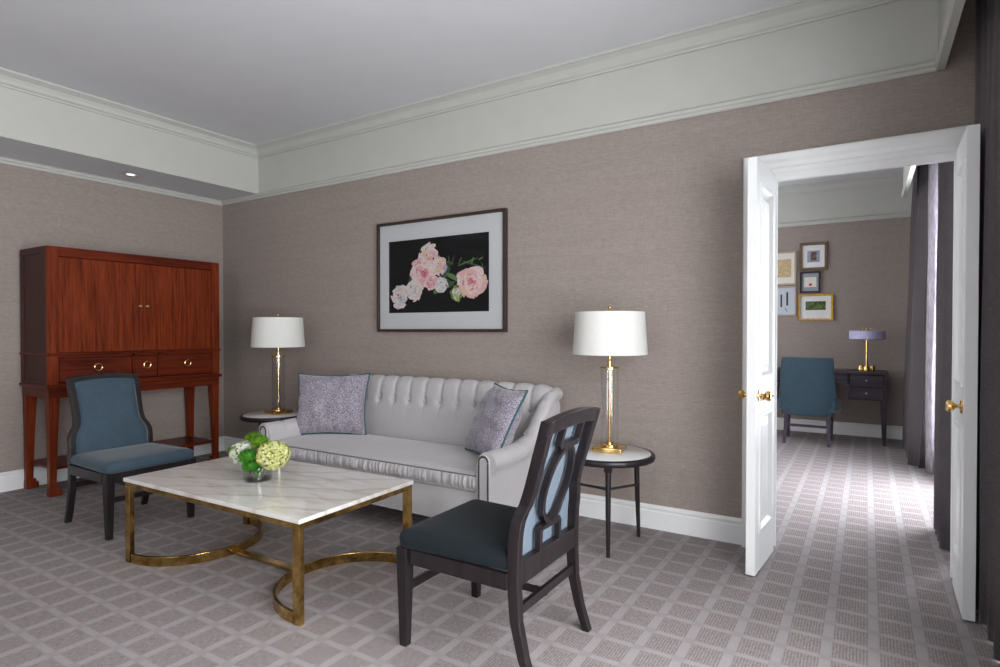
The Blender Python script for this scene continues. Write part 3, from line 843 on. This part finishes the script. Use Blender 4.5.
# ------------------------------------------------------------------ throw pillows
def pillow(name, loc, rx, rz, w, h, label, seed):
    root = empty(name, label, 'pillow', loc); root.rotation_euler = (rx, 0, rz)
    n = 64; V = Vector
    def surf(u, v, s):
        # pincushion outline; u, v in -1..1
        k = 1 - .07 * (1 - abs(v) ** 2.2) if True else 1
        x = u * w / 2 * (1 - .09 * (1 - v * v) * abs(u) ** 3); z = v * h / 2 * (1 - .09 * (1 - u * u) * abs(v) ** 3)
        t = (max(0, 1 - abs(u) ** 2.6) * max(0, 1 - abs(v) ** 2.6)) ** .55
        wr = mnoise.noise(V((u * 2.2 + seed, v * 2.2, s * 3.0))) * .034 * t
        cr = mnoise.noise(V((u * 1.6 + seed * 2, v * 1.3 + u, s))); wr -= .007 * math.exp(-(cr / .05) ** 2) * t
        # gathers running in from the bottom and left edges
        wr += .013 * math.sin(u * 24 + 3 * mnoise.noise(V((u * 2, v, seed)))) * max(0, -v - .55) / .45 * (1 - abs(u))
        wr += .012 * math.sin(v * 13 + seed) * max(0, -u - .5) / .5 * (1 - abs(v))
        wr += .010 * math.sin(u * 15 + seed) * max(0, v - .6) / .4 * (1 - abs(u))
        return (x, s * (.092 * t + wr), z + h / 2)
    m = MB()
    fr = [[m.bm.verts.new(surf(-1 + 2 * i / n, -1 + 2 * j / n, -1)) for j in range(n + 1)] for i in range(n + 1)]
    bk = [[fr[i][j] if i in (0, n) or j in (0, n) else m.bm.verts.new(surf(-1 + 2 * i / n, -1 + 2 * j / n, 1)) for j in range(n + 1)] for i in range(n + 1)]
    for i in range(n):
        for j in range(n):
            m.face([fr[i][j], fr[i + 1][j], fr[i + 1][j + 1], fr[i][j + 1]]); m.face([bk[i][j + 1], bk[i + 1][j + 1], bk[i + 1][j], bk[i][j]])
    m.build('pillow_cover', 'pillow', root, smooth=True, angle=80)
    pts = []
    for k in range(n): pts.append(surf(-1 + 2 * k / n, -1, -1))
    for k in range(n): pts.append(surf(1, -1 + 2 * k / n, -1))
    for k in range(n): pts.append(surf(1 - 2 * k / n, 1, -1))
    for k in range(n + 1): pts.append(surf(-1, 1 - 2 * k / n, -1))
    MB().tube(pts, .0062, 7, cap=False).build('piping', 'teal_pipe', root, smooth=True)
    return root
pillow('throw_pillow', (-3.455, 3.085, .452), math.radians(-14), math.radians(30), .56, .475, 'lilac speckled throw pillow with teal piping leaning at the left end of the sofa', 1.3)
pillow('throw_pillow', (-2.01, 2.975, .474), math.radians(-26), math.radians(-36), .52, .47, 'lilac speckled throw pillow with teal piping leaning at the right end of the sofa', 5.1)

# ------------------------------------------------------------------ end tables and lamps
def end_table(loc, label):
    root = empty('end_table', label, 'table', loc, 0, 'end tables beside the sofa')
    r = .278
    m = MB(); m.lathe([(r - .02, .497), (r - .004, .502), (r, .512), (r, .528), (r - .004, .534), (r - .022, .536), (r - .022, .529)], n=64)
    m.build('table_rim', 'espresso', root, smooth=True, angle=50)
    m = MB(); m.lathe([(r - .024, .5295), (r - .024, .5345), (r - .026, .536)], n=64); m.build('tabletop', 'stone_white', root, smooth=True, angle=50)
    angs = [math.radians(a) for a in (-66, 56, 176)]; q = .215; ft = []
    for a in angs:
        m = MB(); c = (q * math.cos(a), q * math.sin(a)); d = (.018 * math.cos(a), .018 * math.sin(a))
        m.tube([(c[0] + d[0], c[1] + d[1], 0), (c[0] + d[0] * .4, c[1] + d[1] * .4, .25), (c[0], c[1], .47)], [.0105, .0145, .0165], 14)
        m.box(c[0] - .018, c[0] + .018, c[1] - .018, c[1] + .018, .465, .4965, .003)
        m.build('leg', 'espresso', root, smooth=True); ft.append((c[0] + d[0] * .3, c[1] + d[1] * .3))
    m = MB()
    for i in (0, 2):
        a, b = ft[i], ft[(i + 1) % 3]; pts = []
        for k in range(13):
            t = k / 12; e = .010 * (abs(2 * t - 1) ** 6)
            pts.append((lerp(a[0], b[0], t), lerp(a[1], b[1], t), lerp(.372 if i == 0 else .318, .318 if i == 0 else .372, t)))
        m.tube(pts, [.0075 + .006 * abs(2 * k / 12 - 1) ** 8 for k in range(13)], 10)
    m.build('stretcher', 'espresso', root, smooth=True)
    return root
TL, TR = (-4.29, 3.23, 0), (-1.295, 3.255, 0)
et = end_table(TR, 'round dark wood end table with white top, at the right end of the sofa')
dup(et, TL, 0, 'round end table with white top at the left end of the sofa')

def table_lamp(loc, rz, label):
    root = empty('table_lamp', label, 'lamp', loc, rz, 'matching table lamps')
    m = MB(); m.box(-.085, .085, -.085, .085, 0, .030, .003); m.lathe([(.055, .030), (.055, .040), (.05, .044)], n=32); m.build('base', 'brass', root, smooth=True)
    m = MB(); m.lathe([(.052, .044), (.052, .490), (.0495, .490), (.0495, .044)], n=40, cap=False); m.build('glass_tube', 'glass', root, smooth=True, angle=50)
    m = MB(); m.lathe([(.008, .044), (.008, .60)], n=16); m.lathe([(.018, .044), (.018, .055), (.010, .062)], n=16)
    m.lathe([(.056, .490), (.056, .497), (.02, .500)], n=32); m.lathe([(.013, .50), (.013, .535), (.010, .545)], n=16)
    m.build('rod', 'brass', root, smooth=True)
    m = MB(); z0, z1, r0, r1 = .572, .822, .219, .203; t = .003
    m.loft([[(r * math.cos(k * math.pi / 32), r * math.sin(k * math.pi / 32), z) for k in range(64)] for r, z in ((r0 - t, z0), (r0, z0), (r0, z0 + .006), (r1, z1 - .006), (r1, z1), (r1 - t, z1), (r0 - t, z0))], cap=False)
    sh = m.build('lamp_shade', 'shade', root, smooth=True, angle=50)
    m = MB()
    for a in (0, 120, 240): m.tube([(0, 0, .812), (r1 * .985 * math.cos(math.radians(a)), r1 * .985 * math.sin(math.radians(a)), .816)], .002, 6)
    m.tube([(0, 0, .60), (0, 0, .824)], .004, 8); m.sphere((0, 0, .66), .028, 14, 10, (1, 1, 1.3)); 
    m.build('harp', 'brass', root, smooth=True)
    m = MB(); m.lathe([(.010, .822), (.010, .828), (.005, .832), (.009, .840), (.009, .852), (.003, .856)], n=14); m.build('finial', 'brass', root, smooth=True)
    return root
lp = table_lamp((TR[0] + .004, TR[1] + .035, .536), math.radians(8), 'glass column table lamp with white drum shade, on the end table right of the sofa')
dup(lp, (TL[0] + .015, TL[1] + .025, .536), math.radians(-6), 'glass column table lamp with white drum shade, on the end table left of the sofa')

# ------------------------------------------------------------------ the large peony print
def big_picture():
    x0, x1, z0, z1 = -3.468, -2.212, 1.238, 2.132
    cx, cz = (x0 + x1) / 2, (z0 + z1) / 2
    root = empty('picture_frame', 'large dark-framed photograph of pink peonies on black above the sofa', 'picture', (cx, YB, cz))
    hx, hz = (x1 - x0) / 2, (z1 - z0) / 2; t = .022
    m = MB()
    for a, b, c, d in ((-hx, hx, hz - t, hz), (-hx, hx, -hz, -hz + t), (-hx, -hx + t, -hz + t, hz - t), (hx - t, hx, -hz + t, hz - t)): m.box(a, b, -.040, -.001, c, d, .002, 1)
    m.build('frame', 'frame_brown', root)
    px0, px1, pz0, pz1 = -3.353 - cx, -2.363 - cx, 1.391 - cz, 1.9775 - cz
    m = MB(); y0 = -.020
    m.use('mat')
    for a, b, c, d in ((-hx + t, hx - t, pz1, hz - t), (-hx + t, hx - t, -hz + t, pz0), (-hx + t, px0, pz0, pz1), (px1, hx - t, pz0, pz1)): m.box(a, b, y0, -.010, c, d)
    m.build('mat', None, root)
    m = MB(); m.use('print_black'); m.box(px0, px1, -.014, -.012, pz0, pz1)
    W = px1 - px0; Hh = pz1 - pz0
    lay = [0]
    def blob(cx_, cz_, rx, rz_, ang, mat, lobes=0, amp=.12, seed=0):
        lay[0] += 1; y = -.0141 - lay[0] * 4e-6
        pts = []
        for k in range(22):
            a = 2 * math.pi * k / 22; r = 1 + amp * math.sin(lobes * a + seed) + .05 * math.sin(5 * a + seed * 2)
            u, v = rx * r * math.cos(a), rz_ * r * math.sin(a)
            pts.append((px0 + cx_ * W + u * math.cos(ang) - v * math.sin(ang), y, pz0 + cz_ * Hh + u * math.sin(ang) + v * math.cos(ang)))
        m.use(mat); m.face([m.bm.verts.new(p) for p in pts])
    random.seed(11)
    def peony(cx_, cz_, R, outer, inner, core, n=26, sq=1.0):
        for ring, (rr, sz, cols) in enumerate(((.86, .50, outer), (.66, .42, outer + inner), (.44, .34, inner), (.24, .24, inner + core), (.08, .16, core))):
            k_n = max(4, int(n * rr * .6) + 2)
            for k in range(k_n):
                a = 2 * math.pi * (k + random.random() * .6) / k_n
                d = rr * R * random.uniform(.7, 1.15)
                blob(cx_ + d * math.cos(a) / W, cz_ + sq * d * math.sin(a) / Hh, sz * R * random.uniform(.7, 1.05), sz * R * random.uniform(.22, .50), a + math.pi / 2 + random.uniform(-.4, .4), random.choice(cols), 3, .10, random.random() * 6)
    # leaves and stems behind
    for c in ((.60, .52, .06, .02, .9), (.66, .46, .07, .018, -.5), (.63, .36, .05, .02, .3), (.86, .60, .10, .008, -.3), (.80, .64, .09, .006, .25), (.52, .30, .06, .02, .5), (.22, .42, .05, .014, 1.2), (.60, .62, .05, .012, -.9)):
        blob(c[0], c[1], c[2], c[3], c[4], random.choice(['gr2', 'gr2', 'gr1']), 2, .1, c[0] * 9)
    for k in range(26): blob(random.uniform(.55, .95), random.uniform(.30, .68), random.uniform(.02, .05), random.uniform(.003, .009), random.uniform(-1.5, 1.5), random.choice(['gr2', 'gr2', 'gr1']), 2, .1, k)
    peony(.53, .62, .070, ['pk3', 'lil', 'pch'], ['pch', 'pk3'], ['pk2'])
    peony(.42, .74, .095, ['pk3', 'wh1', 'pk3'], ['pk3', 'pch', 'pk2'], ['pk2', 'pch'])
    peony(.36, .54, .115, ['pk3', 'pk2', 'wh1'], ['pk2', 'pk1', 'pk3'], ['pk1', 'pk4'], 46)
    peony(.45, .40, .065, ['pk2', 'pk3'], ['pk2', 'pk1'], ['pk2'])
    peony(.27, .30, .085, ['wh1', 'pk3', 'wh2'], ['wh1', 'pk3', 'wh2'], ['pch', 'wh1'])
    peony(.12, .23, .090, ['wh1', 'wh2', 'wh1'], ['wh1', 'pk3', 'wh2'], ['gr3', 'wh1'])
    peony(.55, .37, .060, ['wh2', 'wh1'], ['wh2', 'wh1'], ['wh1'])
    peony(.70, .24, .055, ['gr3', 'gr1'], ['gr3', 'wh1'], ['wh1', 'gr3'])
    peony(.84, .38, .120, ['pk3', 'pk2', 'wh1', 'pch'], ['pk2', 'pk3', 'pk1', 'pk3'], ['pk1', 'pk4'], 46, .85)
    m.build('print', None, root)
    MB().box(-hx + t, hx - t, -.026, -.024, -hz + t, hz - t).build('picture_glass', 'glass_pane', root)
big_picture()

# ------------------------------------------------------------------ vase of flowers
VXc, VYc, VZc = -2.745, 1.958, .4551
vase = empty('glass_vase', 'short clear glass vase of water on the marble coffee table', 'vase', (VXc, VYc, VZc))
m = MB(); m.lathe([(.001, .0), (.068, 0), (.072, .004), (.073, .075), (.0705, .075), (.069, .010), (.001, .008)], n=48, cap=False); m.build('vase_body', 'glass', vase, smooth=True, angle=50)
m = MB(); m.lathe([(.063, .0105), (.0635, .052), (.060, .0525)], n=40); m.build('water', 'water', vase, smooth=True, angle=50)

def bloom(name, label, c, r, mat, kind, seed, cat='flower', squash=.85):
    random.seed(seed)
    base = (VXc + (c[0] - VXc) * .30, VYc + (c[1] - VYc) * .30, .473)
    root = empty(name, label, cat, base)
    C = Vector(c) - Vector(base)
    m = MB(); mid = C * .5 + Vector((-C.x * .22, -C.y * .22, .0)); m.tube([(0, 0, 0), mid, C - Vector((0, 0, r * .3))], .0032, 6); m.build('stem', 'stem', root, smooth=True)
    m = MB()
    n = 90 if kind == 'hyd' else 210
    b = bmesh.new(); bmesh.ops.create_icosphere(b, subdivisions=2, radius=r * .84)
    for v in b.verts: v.co = Vector((v.co.x, v.co.y, v.co.z * squash)) + C
    m.use('hyd_core' if kind == 'hyd' else mat); m.merge(b); m.use(mat)
    for k in range(n):
        ph = math.acos(1 - 2 * (k + .5) / n); th = math.pi * (1 + 5 ** .5) * k
        d = Vector((math.cos(th) * math.sin(ph), math.sin(th) * math.sin(ph), math.cos(ph)))
        rr = r * random.uniform(.90, 1.06)
        p = C + Vector((d.x, d.y, d.z * squash)) * rr
        t1 = d.orthogonal().normalized(); t2 = d.cross(t1); rot = random.random() * math.pi
        if kind == 'hyd':
            tl = Vector((random.uniform(-.4, .4), random.uniform(-.4, .4), random.uniform(-.4, .4))); dn = (d + tl).normalized(); t1 = dn.orthogonal().normalized(); t2 = dn.cross(t1)
            for q in range(4):
                a = rot + q * math.pi / 2; ax = t1 * math.cos(a) + t2 * math.sin(a); bx_ = dn.cross(ax); L = r * random.uniform(.20, .27)
                pts = [p, p + ax * L * .55 + bx_ * L * .46 + dn * L * .25, p + ax * L + bx_ * L * .2 + dn * L * .12, p + ax * L - bx_ * L * .2 + dn * L * .12, p + ax * L * .55 - bx_ * L * .46 + dn * L * .25]
                m.face([m.bm.verts.new(x) for x in pts])
        else:
            for q in range(3):
                a = rot + q * 2.1; ax = (t1 * math.cos(a) + t2 * math.sin(a)) * .5 + d; L = r * .30; w = t1.cross(ax).normalized() * L * .22
                o_ = p - d * r * .12
                m.face([m.bm.verts.new(x) for x in (o_ - w, o_ + w, o_ + ax * L)])
    m.build('flower_head', None, root)
    return root
bloom('hydrangea', 'large pale yellow hydrangea head at the right of the vase', (-2.640, 1.975, .598), .080, 'hyd_yellow', 'hyd', 1)
bloom('hydrangea', 'white and green hydrangea head at the left of the vase', (-2.868, 1.965, .582), .070, 'hyd_white', 'hyd', 2)
bloom('green_dianthus', 'dark green tufted bloom at the middle front of the bouquet', (-2.722, 1.890, .598), .046, 'moss', 'tuft', 3)
bloom('green_dianthus', 'bright green tufted bloom standing highest in the bouquet', (-2.770, 1.990, .650), .042, 'moss_light', 'tuft', 4)
bloom('green_dianthus', 'dark green tufted bloom just above the vase rim', (-2.712, 1.895, .548), .040, 'moss', 'tuft', 5)
bloom('green_dianthus', 'light green tufted bloom at the far left edge of the bouquet', (-3.000, 1.995, .580), .036, 'moss_light', 'tuft', 6)
bloom('green_dianthus', 'green tufted bloom at the top, behind the white hydrangea', (-2.920, 2.060, .640), .046, 'moss_light', 'tuft', 7)
def leaf(name, label, c, ang, L):
    root = empty(name, label, 'leaf', (VXc, VYc, .47))
    C = Vector(c) - Vector((VXc, VYc, .47)); m = MB(); rows = []
    ax = Vector((math.cos(ang), math.sin(ang), -.55)).normalized(); sd = ax.cross(Vector((0, 0, 1))).normalized(); up = sd.cross(ax)
    for k in range(9):
        t = k / 8; w = L * .42 * math.sin(math.pi * (t * .92 + .04)) ** .8
        p = C + ax * L * t - up * .012 * (t * 2 - 1) ** 2
        rows.append([p - sd * w + up * .006, p - sd * w * .5 + up * .001, p - up * .003, p + sd * w * .5 + up * .001, p + sd * w + up * .006])
    V = [[m.bm.verts.new(p) for p in r] for r in rows]
    for a, b in zip(V, V[1:]):
        for i in range(4): m.face([a[i], a[i + 1], b[i + 1], b[i]])
    o = m.build('leaf_blade', 'leaf', root, smooth=True); s = o.modifiers.new('thick', 'SOLIDIFY'); s.thickness = .001
    MB().tube([(0, 0, 0), C * .6, C], .002, 6).build('stem', 'stem', root)
leaf('hydrangea_leaf', 'dark green leaf hanging over the front of the vase rim', (-2.760, 1.920, .555), math.radians(-62), .06)
leaf('hydrangea_leaf', 'dark green leaf over the vase rim below the yellow hydrangea', (-2.720, 1.935, .545), math.radians(-30), .06)

# ------------------------------------------------------------------ recessed downlight in the soffit
dlg = empty('downlight', 'small recessed ceiling spotlight in the soffit above the cabinet', 'light', (-5.375, 2.61, SOFZ))
m = MB(); m.lathe([(.085, -.0005), (.085, -.006), (.076, -.008), (.066, -.005), (.060, -.001)], n=32, cap=False); m.build('trim_ring', 'chrome', dlg, smooth=True)
m = MB(); m.lathe([(.034, -.0006), (.030, -.0050), (.012, -.009), (.002, -.010)], n=24); m.build('lamp', 'lamp_glow', dlg, smooth=True)

# ------------------------------------------------------------------ curtains
def curtain(name, label, x, y0, y1, z0, z1, amp, pitch, mat, thick=.006, seed=0, cat='curtain', flare=0.0):
    n = int((y1 - y0) / pitch * 14); nz = 10; m = MB(); rows = []
    for j in range(nz + 1):
        z = lerp(z0, z1, j / nz); row = []
        for i in range(n + 1):
            t = i / n; y = lerp(y0, y1, t)
            ph = 2 * math.pi * t * (y1 - y0) / pitch
            a = amp * (1 + .25 * mnoise.noise(Vector((t * 9 + seed, z * .4, 0))))
            xx = x - flare * (1 - j / nz) + a * math.sin(ph + .5 * mnoise.noise(Vector((t * 4, z * .7, seed)))) + .012 * mnoise.noise(Vector((t * 5, z, seed + 3)))
            yy = y + .25 * pitch * math.sin(2 * ph) * .3
            row.append((xx, yy, z))
        rows.append(row)
    V = [[m.bm.verts.new(p) for p in r] for r in rows]
    for a, b in zip(V, V[1:]):
        for i in range(n): m.face([a[i], a[i + 1], b[i + 1], b[i]])
    o = m.build(name, mat, smooth=True, angle=80)
    s = o.modifiers.new('thick', 'SOLIDIFY'); s.thickness = thick; s.offset = 0
    return tag(o, label, cat)
curtain('drape', 'full-height grey-brown drape at the right edge, nearest the camera', .462, 2.25, 3.585, .012, 3.0, .045, .16, 'curtain', seed=1)
curtain('drape', 'grey-brown drape in the far room right behind the right door leaf', 0.405, 4.04, 4.62, .012, 2.98, .045, .13, 'curtain', seed=2)
curtain('drape', 'grey-brown drape in the far room beside the desk, left of the bright window gap', .475, 6.45, 7.60, .012, 2.98, .070, .17, 'curtain', seed=4, flare=.075)
curtain('sheer_curtain', 'pale patterned sheer curtain gathered at the edge of the far drape', .48, 6.24, 6.42, .012, 2.98, .025, .06, 'sheer', seed=6)
curtain('sheer_curtain', 'thin white sheer glowing with daylight in the gap between the far drapes', .60, 5.85, 7.30, .012, 2.98, .02, .07, 'sheer_white', thick=.002, seed=8)

# ------------------------------------------------------------------ far room: desk, chair, lamp, pictures
def desk():
    X0, X1, Y0, Y1 = -1.33, .20, 7.53, 8.02; cx, cy = (X0 + X1) / 2, (Y0 + Y1) / 2; hx, hy = (X1 - X0) / 2, (Y1 - Y0) / 2
    root = empty('desk', 'grey-violet wooden writing desk with small drawers against the far wall', 'desk', (cx, cy, 0))
    MB().box(-hx, hx, -hy, hy, .770, .795, .003).build('desktop', 'greywood', root)
    m = MB(); a = .02
    for s in (-1, 1):
        x0, x1 = sorted((s * (hx - a), s * (hx - .37))); m.box(x0, x1, -hy + .03, hy - a, .485, .7699)
        # arch bracket to the centre drawer
        pts = [(s * (hx - .37), .665), (s * (hx - .37), .55)] + [(s * (hx - .37 - .12 * (1 - math.cos(t))), .55 + .10 * math.sin(t)) for t in [math.pi / 2 * k / 6 for k in range(7)]]
        m.loft([[(u, -hy + .035, v) for u, v in pts], [(u, -hy + .055, v) for u, v in pts]])
    m.box(-hx + .36, hx - .36, -hy + .03, hy - a, .655, .7699)
    m.build('apron', 'greywood', root)
    for s in (-1, 1):
        for z0, z1 in ((.495, .625), (.635, .760)):
            xa, xb = sorted((s * (hx - .045), s * (hx - .355)))
            d = MB(); d.box(xa, xb, -hy + .018, -hy + .0299, z0, z1, .003, 1); o = d.build('drawer', 'greywood', root)
            MB().sphere(((xa + xb) / 2, -hy + .008, (z0 + z1) / 2), .013, 12, 8).build('knob', 'chrome', o, smooth=True)
    d = MB(); d.box(-hx + .38, hx - .38, -hy + .018, -hy + .0299, .665, .760, .003, 1); o = d.build('drawer', 'greywood', root)
    for x in (-.26, .26): MB().sphere((x, -hy + .008, .712), .013, 12, 8).build('knob', 'chrome', o, smooth=True)
    for sx in (-1, 1):
        for sy in (-1, 1):
            m = MB(); x, y = sx * (hx - .04), sy * (hy - .04)
            m.loft([[(x - q + sx * (.026 - q) * .8, y - q, z), (x + q + sx * (.026 - q) * .8, y - q, z), (x + q + sx * (.026 - q) * .8, y + q, z), (x - q + sx * (.026 - q) * .8, y + q, z)] for q, z in ((.016, 0), (.026, .484))])
            m.build('leg', 'greywood', root)
desk()
def desk_chair():
    cx, cy = -.555, 7.43
    root = empty('desk_chair', 'blue-green upholstered desk chair with its back to the camera, at the far desk', 'chair', (cx, cy, 0))
    m = MB(); rings = []
    for k in range(17):
        t = k / 16; z = lerp(.312, .955, t)
        hw = interp([(0, .255), (.12, .276), (.35, .280), (.6, .268), (1, .256)], t); y = interp([(0, -.205), (.3, -.225), (1, -.285)], t); th = lerp(.10, .055, t)
        sc = 1.0
        if k == 16: sc = .97
        ring = []
        nseg = 12
        for j in range(nseg + 1):
            u = -1 + 2 * j / nseg; bow = .055 * (abs(u) ** 2.5); ring.append((u * hw * sc, y + bow - (.010 if abs(u) < 1 else 0), z + (.0 if k < 16 else 0)))
        for j in range(nseg, -1, -1):
            u = -1 + 2 * j / nseg; bow = .055 * (abs(u) ** 2.5); ring.append((u * hw * sc * .985, y + th + bow, z))
        rings.append(ring)
    m.loft(rings); m.build('backrest', 'blue_far', root, smooth=True, angle=60, bevel=.012)
    m = MB()
    def rr(ins, z): return [(x_, y_, z) for x_, y_ in ((-.272 + ins, -.19), (.272 - ins, -.19), (.325 - ins, .02), (.315 - ins, .22 - ins), (.24 - ins, .265 - ins), (-.24 + ins, .265 - ins), (-.315 + ins, .22 - ins), (-.325 + ins, .02))]
    m.loft([rr(.01, .36), rr(0, .375), rr(0, .455), rr(.012, .475), rr(.05, .485)]); m.build('seat', 'blue_far', root, smooth=True, angle=60)
    m = MB()
    m.box(-.24, .24, -.18, .24, .325, .3599); m.build('seat_frame', 'greywood', root)
    for sx in (-1, 1):
        m = MB(); m.loft([[(sx * (.205 + o) - q, y - q, z), (sx * (.205 + o) + q, y - q, z), (sx * (.205 + o) + q, y + q, z), (sx * (.205 + o) - q, y + q, z)] for q, y, z, o in ((.015, -.245, 0, .012), (.019, -.185, .18, .004), (.022, -.16, .3249, 0))])
        m.build('rear_leg', 'greywood', root)
        m = MB(); m.loft([[(sx * .22 - q, .20 - q, z), (sx * .22 + q, .20 - q, z), (sx * .22 + q, .20 + q, z), (sx * .22 - q, .20 + q, z)] for q, z in ((.014, 0), (.022, .3249))])
        m.build('front_leg', 'greywood', root)
    m = MB(); m.box(-.205, .205, -.190, -.172, .185, .212)
    for s in (-1, 1): m.box(s * .212 - .009, s * .212 + .009, -.18, .19, .20, .225)
    m.build('stretcher', 'greywood', root)
desk_chair()
dk = empty('desk_lamp', 'brass desk lamp with flat lilac disc shade on the far desk', 'lamp', (.0, 7.80, .7955))
m = MB(); m.lathe([(.045, 0), (.045, .030), (.02, .036)], n=28)
for a in range(3):
    an = math.radians(30 + 120 * a); m.lathe([(.026, 0), (.030, .004), (.030, .050), (.026, .056)], .062 * math.cos(an), .062 * math.sin(an), 20)
m.build('base', 'brass', dk, smooth=True)
MB().lathe([(.011, .03), (.011, .40)], n=14).build('rod', 'brass', dk, smooth=True)
m = MB(); R = .174; m.lathe([(R - .012, .350), (R, .358), (R, .443), (R - .010, .450), (.02, .452)], n=56); m.build('lamp_shade', 'shade_lilac', dk, smooth=True, angle=50)
for a in range(3):
    an = math.radians(-90 + 120 * a); q = .045
    m = MB(); m.lathe([(.010, .451), (.005, .462)], q * math.cos(an), q * math.sin(an), 12); m.sphere((q * math.cos(an), q * math.sin(an), .472), .013); m.build('finial', 'brass', dk, smooth=True)

def small_picture(x0, z1, x1, z0, ft, frame_mat, mat_mat, art, label):
    cx, cz = (x0 + x1) / 2, (z0 + z1) / 2; hx, hz = (x1 - x0) / 2, (z1 - z0) / 2
    root = empty('picture_frame', label, 'picture', (cx, YFAR, cz), 0)
    m = MB()
    for a, b, c, d in ((-hx, hx, hz - ft, hz), (-hx, hx, -hz, -hz + ft), (-hx, -hx + ft, -hz + ft, hz - ft), (hx - ft, hx, -hz + ft, hz - ft)): m.box(a, b, -.028, -.001, c, d, .003, 1)
    m.build('frame', frame_mat, root)
    MB().box(-hx + ft, hx - ft, -.010, -.002, -hz + ft, hz - ft).build('mat', mat_mat, root)
    m = MB()
    for k, (mt, a, b, c, d) in enumerate(art):
        m.use(mt); e = .0103 + k * .0004
        if len(art[k]) == 5: m.box(a * hx, b * hx, -e - .0003, -.0101, c * hz, d * hz)
    m.build('print', None, root)
    return root
small_picture(-.712, 2.321, -.409, 1.984, .032, 'bronze_frame', 'mat_small', [('art_grey', -.45, .45, -.42, .42), ('art_brown', -.20, .22, -.30, .34)], 'small bronze-framed picture with a dark centre, topmost of the right column on the far wall')
small_picture(-.706, 1.969, -.484, 1.709, .020, 'black_frame', 'art_grey', [('art_cream', -.60, .60, -.45, .48), ('art_red', -.12, .18, -.34, -.12)], 'smallest black-framed picture with a red mark on cream, on the far wall')
small_picture(-.723, 1.692, -.346, 1.368, .024, 'gold_frame', 'mat_small', [('art_green', -.58, .58, -.20, .46)], 'gold-framed picture of a green landscape, lowest on the far wall')
small_picture(-1.06, 2.233, -.745, 1.811, .022, 'silver_frame', 'art_cream', [('art_tan', -.60, .62, -.52, .55)], 'champagne-framed picture with tan sketch, upper left on the far wall beside the door leaf')
small_picture(-1.06, 1.800, -.745, 1.430, .016, 'rose_frame', 'art_pale', [('ink', .28, .42, -.30, .60), ('ink', -.14, -.02, -.40, .45), ('ink', .20, .24, -.6, -.45), ('ink', .30, .34, -.7, -.55)], 'rose-framed pale blue picture with dark feather shapes, lower left on the far wall')
